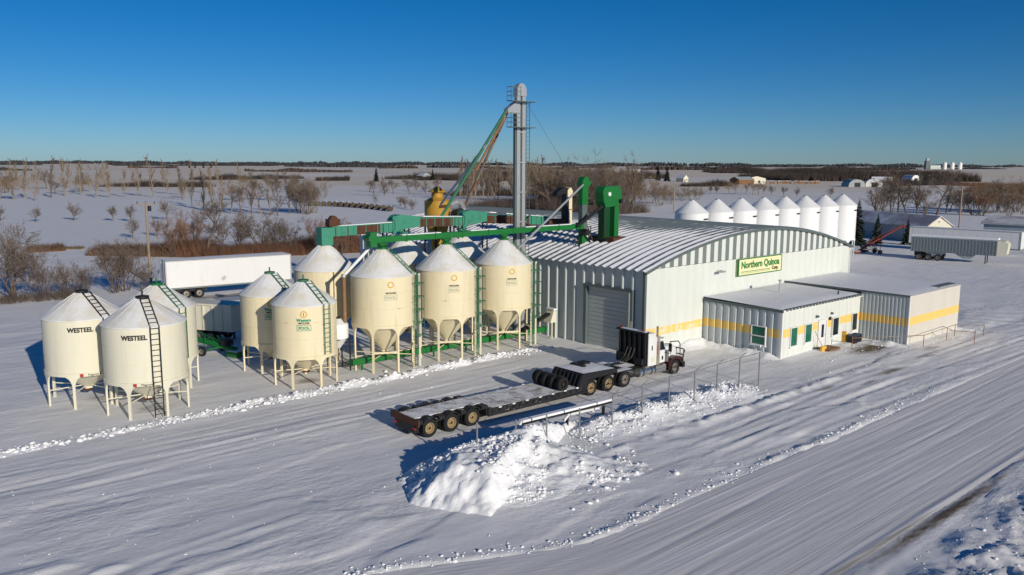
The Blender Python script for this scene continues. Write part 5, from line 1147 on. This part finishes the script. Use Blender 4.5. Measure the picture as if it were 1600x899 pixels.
def tree_proto(style, h):
    tr, tw = MB(), MB()
    if style == 'poplar': branchy(tr, tw, Vector((0, 0, -0.1)), Vector((0, 0, 1)), h*0.9, h*0.016, 0, 2, (19, 7), (14, 34), 0.36, 0.09, 0.08, h*0.0020, 5, 0.10, 0.72)
    elif style == 'spread': branchy(tr, tw, Vector((0, 0, -0.1)), Vector((0, 0, 1)), h*0.55, h*0.021, 0, 3, (9, 6, 4), (22, 58), 0.66, 0.07, 0.14, h*0.0018, 5, 0.22, 0.45)
    elif style == 'gnarled':
        for k in range(3):
            d = (Vector((rnd.uniform(-.5, .5), rnd.uniform(-.5, .5), 1))).normalized(); branchy(tr, tw, Vector((rnd.uniform(-.3, .3), rnd.uniform(-.3, .3), -0.1)), d, h*0.55, h*0.015, 0, 3, (6, 6, 4), (25, 70), 0.62, 0.06, 0.17, h*0.0016, 5)
    elif style == 'shrub':
        for k in range(15):
            a = rnd.uniform(0, 6.28); d = Vector((math.cos(a)*rnd.uniform(.1, .8), math.sin(a)*rnd.uniform(.1, .8), 1)).normalized()
            branchy(tr, tw, Vector((math.cos(a)*.3, math.sin(a)*.3, -0.1)), d, h*rnd.uniform(.6, .95), h*0.007, 0, 2, (7, 4), (15, 45), 0.45, 0.04, 0.11, h*0.0022, 5)
    elif style == 'sapling': branchy(tr, tw, Vector((0, 0, -0.1)), Vector((0, 0, 1)), h*0.55, h*0.02, 0, 2, (12, 7), (25, 60), 0.65, 0.10, 0.08, h*0.0036, 6)
    return tr, tw
PROTO = {}
for style, h, cnt in (('poplar', 13, 5), ('spread', 11, 4), ('gnarled', 8, 3), ('shrub', 5, 4), ('sapling', 4, 3)):
    for k in range(cnt):
        tr, tw = tree_proto(style, h)
        for tone, bm_, tm_ in (('grey', 'bark', 'twig'), ('tan', 'bark_pale', 'twig_tan'), ('red', 'bark', 'twig_red')):
            if tone == 'red' and style not in ('shrub', 'spread'): continue
            PROTO[(style, k, tone)] = (tr.mesh('trunk', bm_), tw.mesh('crown', tm_), h)
        PROTO[style] = cnt
def tree(style, x, y, h, label, group, tone='grey', name=None, k=None, cat=None, sq=1.0):
    k = rnd.randrange(PROTO[style]) if k is None else k; a, b, h0 = PROTO[(style, k, tone)]
    t_ = thing(name or {'poplar': 'poplar_tree', 'spread': 'bare_tree', 'gnarled': 'bare_tree', 'shrub': 'bare_shrub', 'sapling': 'young_tree'}[style], label, cat or ('shrub' if style == 'shrub' else 'tree'), (x, y, gz(x, y)), rnd.uniform(0, 360), group)
    s = h/h0; t_.scale = (s*sq, s*sq, s); link('trunk', a, t_); link('crown', b, t_); return t_
def spruce_proto(seed):
    r_ = random.Random(seed); mb = MB(); tr = MB().tube((0, 0, -0.1), (0, 0, 9.6), 0.16, 0.03, 6)
    z = 0.8
    while z < 9.9:
        L_ = (10.2-z)*0.24+0.12
        for k in range(10):
            a = r_.uniform(0, 6.28); l = L_*r_.uniform(0.6, 1.12); d = Vector((math.cos(a), math.sin(a), 0)); t_ = Vector((-math.sin(a), math.cos(a), 0)); dz = -0.28*l
            p = Vector((0, 0, z+r_.uniform(-.12, .12))); w_ = 0.20*l+0.08
            mb.add([p, p+d*l*0.55+t_*w_+Vector((0, 0, dz*0.4)), p+d*l+Vector((0, 0, dz)), p+d*l*0.55-t_*w_+Vector((0, 0, dz*0.4)), p+d*l*0.5+Vector((0, 0, dz*0.2-0.22*l))], [(0, 1, 2), (0, 2, 3), (0, 4, 2), (1, 4, 3)])
        z += 0.24
    return tr.mesh('trunk', 'bark'), mb.mesh('foliage', 'spruce')
SPR = [spruce_proto(s) for s in (1, 2, 3)]
def spruce(x, y, h, label, group=None):
    a, b = rnd.choice(SPR); t_ = thing('spruce_tree', label, 'tree', (x, y, gz(x, y)), rnd.uniform(0, 360), group); t_.scale = (h/10,)*3
    link('trunk', a, t_); link('foliage', b, t_)

def brush(name, label, cat, x0, y0, x1, y1, depth, h, n, m, fan=5, wd=0.10, spread=0.5, hv=0.45):
    """a thicket nobody could count: many thin upright stems in fans"""
    A = Vector((x0, y0)); B = Vector((x1, y1)); d = (B-A); L_ = d.length; d.normalize(); nn = Vector((-d.y, d.x)); rr = random.Random(name+str(x0)); V_ = []; F_ = []
    pts = []
    for k in range(n):
        s = rr.uniform(0, L_); q = (rr.random()-0.5)*depth; p = A+d*s+nn*q; pts.append((p.x, p.y, s))
    P_ = np.array(pts); Z_ = ground_h(P_[:, 0], P_[:, 1]); HN = 0.55+0.9*vnoise(P_[:, 2]/(3*h)+3, P_[:, 2]*0, 17)
    for (x, y, s), z, hn in zip(pts, Z_, HN):
        hh = h*hn*(1-hv+hv*2*rr.random()*0.5)
        for j in range(fan):
            a = rr.uniform(0, 6.28); l = hh*rr.uniform(0.55, 1.0); sp = spread*hh*rr.uniform(0.1, 0.6); w_ = wd*rr.uniform(0.6, 1.3); o = len(V_); ca, sa = math.cos(a), math.sin(a)
            bx_, by_ = x+rr.gauss(0, 0.06*h), y+rr.gauss(0, 0.06*h)
            V_ += [(bx_-w_*sa, by_+w_*ca, z-0.1), (bx_+w_*sa, by_-w_*ca, z-0.1), (bx_+w_*ca, by_+w_*sa, z-0.1), (bx_+ca*sp, by_+sa*sp, z+l)]
            F_ += [(o, o+1, o+3), (o+1, o+2, o+3), (o+2, o, o+3)]
    o = link(name, np_mesh(name, np.array(V_), np.array(F_), m, False)); tag(o, label, cat); o['kind'] = 'stuff'; return o
def bat(px0, py0, px1, py1): a = at(px0, py0); b = at(px1, py1); return a.x, a.y, b.x, b.y

# --- red-stemmed hedge and the thickets on the left
brush('willow_hedge', 'rusty red leafless willow hedge behind the white van trailer', 'hedge', *bat(150, 397, 330, 400), 5, 3.0, 2400, 'twig_red', 7, 0.025, 0.7)
brush('willow_hedge', 'rusty brown leafless hedge running behind the large bins', 'hedge', *bat(320, 402, 560, 392), 6, 3.5, 3400, 'twig_red', 7, 0.025, 0.7)
brush('willow_hedge', 'thin rusty brush at the left end of the snowy clearing', 'hedge', *bat(45, 394, 100, 391), 3, 2.2, 500, 'twig_red', 6, 0.025, 0.7)
brush('brushwood', 'grey leafless brushwood bordering the yard left of the WESTEEL bins', 'brush', *bat(-40, 476, 135, 462), 4, 1.9, 330, 'twig', 6, 0.018, 1.0)
brush('dry_grass', 'strip of dry tan grass along the clearing edge', 'grass', *bat(95, 389, 130, 389), 2, 0.9, 200, 'grass_dry', 6, 0.02, 0.5)
near_l = [(22, 470, 9.6, 'gnarled'), (-22, 458, 9.0, 'gnarled'), (72, 466, 4.0, 'shrub'), (104, 462, 3.6, 'shrub'), (132, 460, 3.2, 'shrub'), (178, 458, 6.0, 'shrub'), (196, 455, 5.2, 'shrub'), (222, 455, 3.2, 'shrub'), (40, 440, 5.0, 'shrub')]
nlab = {'gnarled': 'gnarled bare tree at the yard edge beyond the WESTEEL bins', 'shrub': 'many stemmed bare shrub on the yard edge beyond the WESTEEL bins'}
for px, py, h, s in near_l: p = at(px, py); tree(s, p.x, p.y, h, nlab[s], 'bare trees and shrubs on the yard edge', 'grey')
mid_l = [(322, 402, 10.5, 'spread'), (350, 398, 7, 'spread'), (375, 396, 8, 'gnarled'), (410, 396, 8.5, 'gnarled'), (432, 396, 8, 'gnarled'), (296, 400, 6.5, 'shrub'), (512, 402, 6.0, 'shrub'), (530, 400, 5, 'shrub'), (455, 398, 7, 'gnarled'), (270, 402, 5, 'shrub')]
for px, py, h, s in mid_l: p = at(px, py); tree(s, p.x, p.y, h, 'bare '+('shrub' if s == 'shrub' else 'branching tree')+' growing out of the rusty hedge', 'bare trees in the rusty hedge', 'red' if s == 'shrub' else 'grey')
for px, py, h in ((0, 345, 4.4), (56, 347, 4.2), (116, 345, 5.4), (177, 346, 4.8), (205, 347, 5.0), (261, 344, 6.0), (207, 373, 4.6), (246, 370, 4.6), (286, 372, 4.2)):
    p = at(px, py); tree('sapling', p.x, p.y, h, 'small round crowned bare tree alone in the open snow', 'young trees on the open snow', 'grey')
row = [(0, 310), (22, 311), (38, 309), (55, 312), (80, 310), (101, 307), (127, 305), (150, 308), (172, 310), (196, 308), (216, 306), (239, 308), (262, 304), (285, 312)]
for px, py in row: p = at(px, py+rnd.uniform(-2, 2)); tree(rnd.choice(['poplar', 'poplar', 'spread']), p.x, p.y, rnd.uniform(11, 17), 'bare poplar in the long row across the snowfield', 'row of bare trees across the snowfield', rnd.choice(['tan', 'tan', 'grey']))
row2 = [(300, 322), (318, 328), (332, 331), (347, 335), (362, 334), (375, 336), (393, 335), (408, 334), (423, 336), (434, 337), (452, 334), (468, 333), (480, 335), (492, 333)]
for px, py in row2: p = at(px, py); tree(rnd.choice(['poplar', 'spread', 'poplar']) if px < 460 else 'shrub', p.x, p.y, rnd.uniform(9, 13) if px < 460 else 9.5, 'bare tree in the clump at the end of the tree row' if px < 460 else 'broad bare willow clump closing the tree row', 'clump of bare trees on the snow slope' if px < 460 else 'broad bare willow clumps', rnd.choice(['tan', 'grey']))
for px, py in ((15, 296), (60, 295), (110, 292), (160, 291), (208, 290), (255, 289), (300, 288), (340, 290), (375, 288)):
    p = at(px, py); tree('poplar', p.x, p.y, rnd.uniform(13, 18), 'tall pale bare poplar standing behind the long tree row', 'tall poplars behind the tree row', 'tan')
for k in range(22):
    px = rnd.uniform(5, 470); p = at(px, rnd.uniform(300, 322) if px > 270 else rnd.uniform(294, 304)); tree(rnd.choice(['poplar', 'spread']), p.x, p.y, rnd.uniform(8, 14), 'bare tree scattered between the tree row and the tall poplars', 'bare trees scattered behind the tree row', rnd.choice(['tan', 'grey']))
brush('shelterbelt', 'low brown shelterbelt behind the tall poplars', 'shelterbelt', *bat(165, 291, 330, 292), 14, 4.2, 900, 'wood_mass', 6, 0.10, 0.9)
brush('shelterbelt', 'long brown shelterbelt across the middle snowfield', 'shelterbelt', *bat(300, 280, 470, 278), 16, 5.5, 1300, 'wood_mass', 6, 0.14, 0.9)
brush('shelterbelt', 'dark farmyard thicket alone on the middle snowfield', 'thicket', *bat(494, 281, 545, 281), 20, 6, 420, 'wood_mass', 6, 0.16, 0.9)
brush('shelterbelt', 'brown thicket round the distant farmhouse', 'thicket', *bat(608, 279, 690, 278), 25, 7, 520, 'wood_mass', 6, 0.16, 0.9)
brush('shelterbelt', 'long dark hedge before the pale far field', 'hedge', *bat(655, 281, 745, 278), 12, 6, 700, 'wood_mass', 6, 0.15, 0.9)
for px, py, h in ((585, 306, 8), (598, 300, 9), (600, 307, 7.5), (578, 299, 8), (615, 303, 9), (640, 303, 10), (650, 298, 9), (665, 303, 8), (684, 300, 9), (634, 325, 3.6), (645, 328, 3.4), (626, 322, 3.4), (588, 322, 4)):
    p = at(px, py); tree('shrub' if h < 3.7 else 'spread', p.x, p.y, h, 'bare bush on the snow left of the yellow cyclone' if h < 3.7 else 'scattered bare tree on the slope beyond the yellow cyclone', 'scattered bare trees beyond the cyclone', 'grey')
# --- wood in the middle
for k in range(70):
    px = rnd.uniform(705, 860); py = rnd.uniform(292, 316); p = at(px, py); tree('poplar', p.x, p.y, rnd.uniform(11, 17), 'pale bare poplar in the wood behind the silver elevator tower', 'poplars behind the elevator tower', rnd.choice(['tan', 'tan', 'grey']))
for k in range(60):
    px = rnd.uniform(840, 992); py = rnd.uniform(306, 334); p = at(px, py); tree(rnd.choice(['spread', 'shrub', 'poplar']), p.x, p.y, rnd.uniform(8, 15), 'bare tree in the dense wood behind the green elevators', 'dense wood behind the green elevators', rnd.choice(['tan', 'grey', 'grey']))
brush('undergrowth', 'dense brown undergrowth in the wood behind the elevators', 'undergrowth', *bat(760, 322, 985, 334), 22, 6.0, 2600, 'twig', 6, 0.04, 0.9)
brush('undergrowth', 'brown undergrowth between the pale poplars', 'undergrowth', *bat(700, 306, 870, 303), 25, 4.0, 1300, 'twig_tan', 6, 0.05, 0.9)
brush('far_wood', 'brown leafless wood beyond the elevator tower', 'wood', *bat(700, 281, 1000, 277), 80, 11, 3600, 'wood_mass', 6, 0.20, 0.8)
for px, py, h in ((1030, 322, 8), (1016, 318, 7), (1045, 319, 6.5), (1080, 313, 5.5), (1090, 312, 5), (1066, 314, 4.5)):
    p = at(px, py); tree('shrub', p.x, p.y, h, 'round bare bush on the snow beyond the warehouse crown', 'round bare bushes beyond the warehouse', 'tan', sq=1.3)
for px, py in ((1138, 303), (1150, 302), (1165, 303), (1176, 304), (1185, 303), (1192, 302)): p = at(px, py); tree('spread', p.x, p.y, 8, 'golden brown bare tree in the row before the brown house', 'golden bare trees before the brown house', 'tan')
for px, py in ((1110, 303), (1120, 302), (1205, 304), (1224, 305), (1245, 307), (1297, 308)): p = at(px, py); tree('sapling', p.x, p.y, 5.5, 'thin young tree planted on the snow beyond the white bins', 'young trees beyond the white bins', 'grey')
brush('hedge', 'grey leafless hedge left of the brown house', 'hedge', *bat(1070, 291, 1135, 290), 12, 5.0, 420, 'wood_mass', 6, 0.12, 0.9)
spr = [(935, 288, 13), (928, 286, 12), (942, 285, 11), (905, 281, 11), (957, 284, 10), (1028, 281, 15), (1042, 282, 14), (305, 262, 13), (318, 262, 14), (330, 262, 12), (296, 262, 14), (588, 283, 12), (676, 281, 10), (868, 320, 7)]
for px, py, h in spr: p = at(px, py); spruce(p.x, p.y, h, 'dark spruce standing far off among the leafless trees', 'distant dark spruces')
spruce(60.4, 144.2, 8.2, 'dark spruce beside the last of the white bins')
spruce(64.6, 146.0, 5.6, 'short dark spruce against the grey shed wall')
spruce(69.5, 145.0, 4.8, 'small spruce beside the shed near the van trailer')
# --- trees on the right
for px, py, h, s in ((1366, 342, 13, 'spread'), (1378, 340, 11, 'poplar'), (1392, 338, 14, 'gnarled'), (1404, 337, 13, 'spread'), (1417, 338, 15, 'spread'), (1432, 338, 13, 'poplar'), (1445, 338, 12, 'gnarled'), (1463, 336, 16, 'spread'), (1478, 333, 11, 'poplar'), (1484, 330, 9, 'spread'), (1537, 328, 12, 'spread'), (1558, 330, 12, 'gnarled'), (1572, 332, 11, 'spread'), (1590, 332, 12, 'gnarled'), (1606, 332, 12, 'spread')):
    p = at(px, py); tree(s, p.x, p.y, h, 'leafless tree spreading above the grey shed and workshop roofs', 'leafless trees behind the shed and workshop', 'grey' if px < 1540 else 'tan')
for px in range(1500, 1610, 11): p = at(px, 336+rnd.uniform(-5, 6)); tree('shrub', p.x, p.y, rnd.uniform(5, 9), 'tangled bare shrub behind the blue grey workshop', 'bare shrubs behind the workshop', rnd.choice(['tan', 'red', 'grey']))
brush('red_scrub', 'rusty red scrub patch on the low rise beyond the workshop', 'scrub', *bat(1515, 297, 1680, 300), 90, 5, 2200, 'twig_red', 6, 0.10, 0.8)
brush('red_scrub', 'thin rusty scrub along the ditch beyond the shed trees', 'scrub', *bat(1480, 287, 1560, 290), 40, 3.5, 700, 'twig_red', 6, 0.10, 0.8)
brush('far_wood', 'dark brown wood spread behind the lumber yard', 'wood', *bat(1190, 279, 1460, 280), 170, 12, 5600, 'wood_mass', 6, 0.28, 0.8)
brush('far_wood', 'brown wood behind the brown house', 'wood', *bat(1105, 270, 1300, 271), 160, 11, 2200, 'wood_mass', 6, 0.3, 0.8)
brush('far_wood', 'brown scrubland round the arched shelters', 'wood', *bat(1380, 288, 1470, 286), 40, 5, 700, 'wood_mass', 6, 0.18, 0.8)
# --- distant shelterbelts out to the horizon
fr_ = random.Random(5)
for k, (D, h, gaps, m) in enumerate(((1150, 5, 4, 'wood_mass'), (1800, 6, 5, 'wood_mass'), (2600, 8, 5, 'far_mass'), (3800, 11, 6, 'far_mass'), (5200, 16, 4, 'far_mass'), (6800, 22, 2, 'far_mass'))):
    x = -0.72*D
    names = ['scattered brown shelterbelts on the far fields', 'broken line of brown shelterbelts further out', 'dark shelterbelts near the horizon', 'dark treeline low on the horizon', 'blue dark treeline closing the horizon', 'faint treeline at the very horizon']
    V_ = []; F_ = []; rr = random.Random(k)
    while x < 0.75*D:
        L_ = D*fr_.uniform(0.03, 0.14) if k < 2 else D*fr_.uniform(0.06, 0.22) if k < 4 else D*fr_.uniform(0.2, 0.6); yb = D*fr_.uniform(0.9, 1.12); n = int(L_/h*(7 if k < 4 else 4))
        S = np.array([rr.uniform(0, L_) for _ in range(n)]); PX = x+S; PY = yb+np.array([rr.gauss(0, h*1.2) for _ in range(n)]); Z_ = ground_h(PX, PY); HN = 0.45+1.0*vnoise(PX/(5*h), PX*0, 19)
        for xx, yy, zz, hn in zip(PX, PY, Z_, HN):
            for j in range(4):
                l = h*hn*rr.uniform(0.5, 1.0); w_ = h*rr.uniform(0.10, 0.26); bx_ = xx+rr.gauss(0, h*0.25); by_ = yy+rr.gauss(0, h*0.25); o = len(V_)
                V_ += [(bx_-w_, by_, zz-1), (bx_+w_, by_, zz-1), (bx_, by_+w_, zz-1), (bx_-w_*0.7, by_, zz+l*0.7), (bx_+w_*0.7, by_, zz+l*0.75), (bx_, by_+w_*0.5, zz+l)]
                F_ += [(o, o+1, o+4), (o, o+4, o+3), (o+3, o+4, o+5), (o+1, o+2, o+5), (o+1, o+5, o+4), (o+2, o, o+3), (o+2, o+3, o+5)]
        x += L_+D*(fr_.uniform(0.06, 0.34) if k < 2 else fr_.uniform(0.02, 0.14) if k < 4 else fr_.uniform(0.0, 0.05))
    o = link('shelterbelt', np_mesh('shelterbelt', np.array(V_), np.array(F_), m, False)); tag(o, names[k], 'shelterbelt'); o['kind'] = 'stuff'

# ================================================================== DISTANT THINGS
for k in range(14):
    p = at(487+k*9.4, 322.5+0.045*k*k, 0); z = gz(p.x, p.y)
    b_ = thing('hay_bale', 'dark round hay bale with snow on top in the bale row', 'hay bale', (p.x, p.y, z), rnd.uniform(-15, 15), 'row of round hay bales on the snow')
    MB().lathe([(0, -0.75), (0.7, -0.75), (0.85, -0.65), (0.88, 0), (0.85, 0.65), (0.7, 0.75), (0, 0.75)], 16, (0, 0.82), axis='y').build('roll', 'straw', b_, smooth=40)
    MB().add([(x, y, 0.83+0.90*math.sin(R(a))) if False else (0.90*math.cos(R(a)), y, 0.82+0.90*math.sin(R(a))) for y in (-0.7, 0.7) for a in range(50, 131, 10)], [(i, i+1, 10+i, 9+i) for i in range(8)]).build('snow_cap', 'snow_cap', b_)
def shelter(label, x, y, rot, wd, L_, h, m, endm):
    t_ = thing('arched_shelter', label, 'shelter', (x, y, gz(x, y)), rot)
    arc = [(wd/2-wd/2*math.cos(R(a)), h*math.sin(R(a))**0.8) for a in range(0, 181, 12)]
    n = len(arc); MB().add([(a, y_, z_) for y_ in (0, L_) for a, z_ in arc], [(k, k+1, n+k+1, n+k) for k in range(n-1)]).build('cover', m, t_, smooth=50)
    MB().add([(a, 0.3, z_) for a, z_ in arc], [tuple(range(n))]).build('end_wall', endm, t_); MB().box(wd*0.35, wd*0.68, 0.15, 0.29, 0, h*0.55).build('door', 'black', t_)
p = at(1352, 291); shelter('white arched fabric shelter beside the lumber yard', p.x, p.y, -20, 11, 16, 5.5, 'white_paint', 'white_paint')
p = at(1326, 291); shelter('dark grey arched shelter beside the white one', p.x, p.y, -5, 11, 16, 5.0, 'shed_wall', 'shed_wall')
p = at(1424, 283); shelter('small white domed shelter among bare trees', p.x, p.y, 10, 9, 14, 6, 'white_paint', 'white_paint')
p = at(1392, 286); gable_building('farm_house', 'pale house among the trees right of the shelters', (p.x, p.y, gz(p.x, p.y)), 60, 8, 14, 3, 5.5, 'cream_wall', 'cream_wall', 'snow_cap', None, ((1, 2.2, 1, 2.2), (5, 6.2, 1, 2.2)))
p = at(1458, 283)
p = at(1140, 287); hb = gable_building('brown_house', 'long brown timber building beyond the white bins', (p.x, p.y, gz(p.x, p.y)), -60, 9, 15, 3.6, 5.4, 'wood_brown', 'wood_brown', 'shed_wall', (3, 5, 2.5))
p = at(1168, 287); gable_building('yellow_house', 'cream walled house joined beside the brown timber building', (p.x, p.y, gz(p.x, p.y)), 10, 14, 9, 4.2, 5.8, 'cream_wall', 'cream_wall', 'wood_brown', None, ((1, 2.4, 1, 2.6), (4, 5.4, 1, 2.6), (8, 10, 1, 2.6)))
for k in range(9):
    px = 1205+k*8.5+rnd.uniform(-2, 2); p = at(px, 286.5+rnd.uniform(-.6, .6)); lm_ = thing('lumber_stack', 'orange brown lumber stack with snow on top in the yard', 'lumber', (p.x, p.y, gz(p.x, p.y)), rnd.uniform(-15, 15), 'lumber stacks beyond the white bins')
    for j in range(3): MB().box(0, 3.4, 0, 1.2, 0.15+j*0.75, 0.8+j*0.75).build('bundle', 'wood_brown' if j % 2 else 'rust_pipe', lm_)
    MB().box(0, 3.4, 0, 1.2, 2.31, 2.45).build('snow_cover', 'snow_cap', lm_)
for px, py, lab, rot, wd, L_ in ((912, 283, 'white roofed house in the trees behind the green elevators', 20, 9, 16), (1000, 270, 'long pale barn on the rise before the horizon', 80, 12, 40), (660, 279, 'grey farmhouse in the brown thicket', 30, 9, 13), (1472, 282, 'small white cabin on the open snow right of the shelters', 70, 6, 12), (1068, 283, 'small snow roofed cabin before the grey hedge', 30, 5, 9)):
    p = at(px, py); gable_building('farm_house', lab, (p.x, p.y, gz(p.x, p.y)), rot, wd, L_, 3.2, 5.6, 'cream_wall' if px != 660 else 'shed_wall', 'cream_wall' if px != 660 else 'shed_wall', 'snow_cap', (1, 2, 2.1), ((3, 4.2, 1, 2.2),))
D = 2600.0; ex = (1452-800)/1290*D; ez = gz(ex, D)
ge = thing('grain_elevator', 'dark grain elevator tower with annex on the horizon', 'grain elevator', (ex-20, D, ez), 0)
MB().box(-6, 6, 0, 12, 0, 26).build('tower', 'trim_dark', ge); MB().prism([(-4, 26), (4, 26), (4, 34), (-4, 34)], 2, 9).build('head_house', 'shed_wall', ge); MB().box(8, 40, 0, 14, 0, 12).build('annex', 'grey_trailer', ge)
for k, dx in enumerate((32, 56, 80)):
    s_ = thing('silo', 'pale round silo standing beside the horizon grain elevator', 'silo', (ex+dx, D, ez), 0, 'silos on the horizon')
    MB().lathe([(6, 0), (6, 19), (0.3, 23)], 20).build('drum', 'white_bin', s_, smooth=30); MB().tube((0, 0, 22.5), (0, 0, 25), 0.6, n=6).build('cap', 'galv', s_)
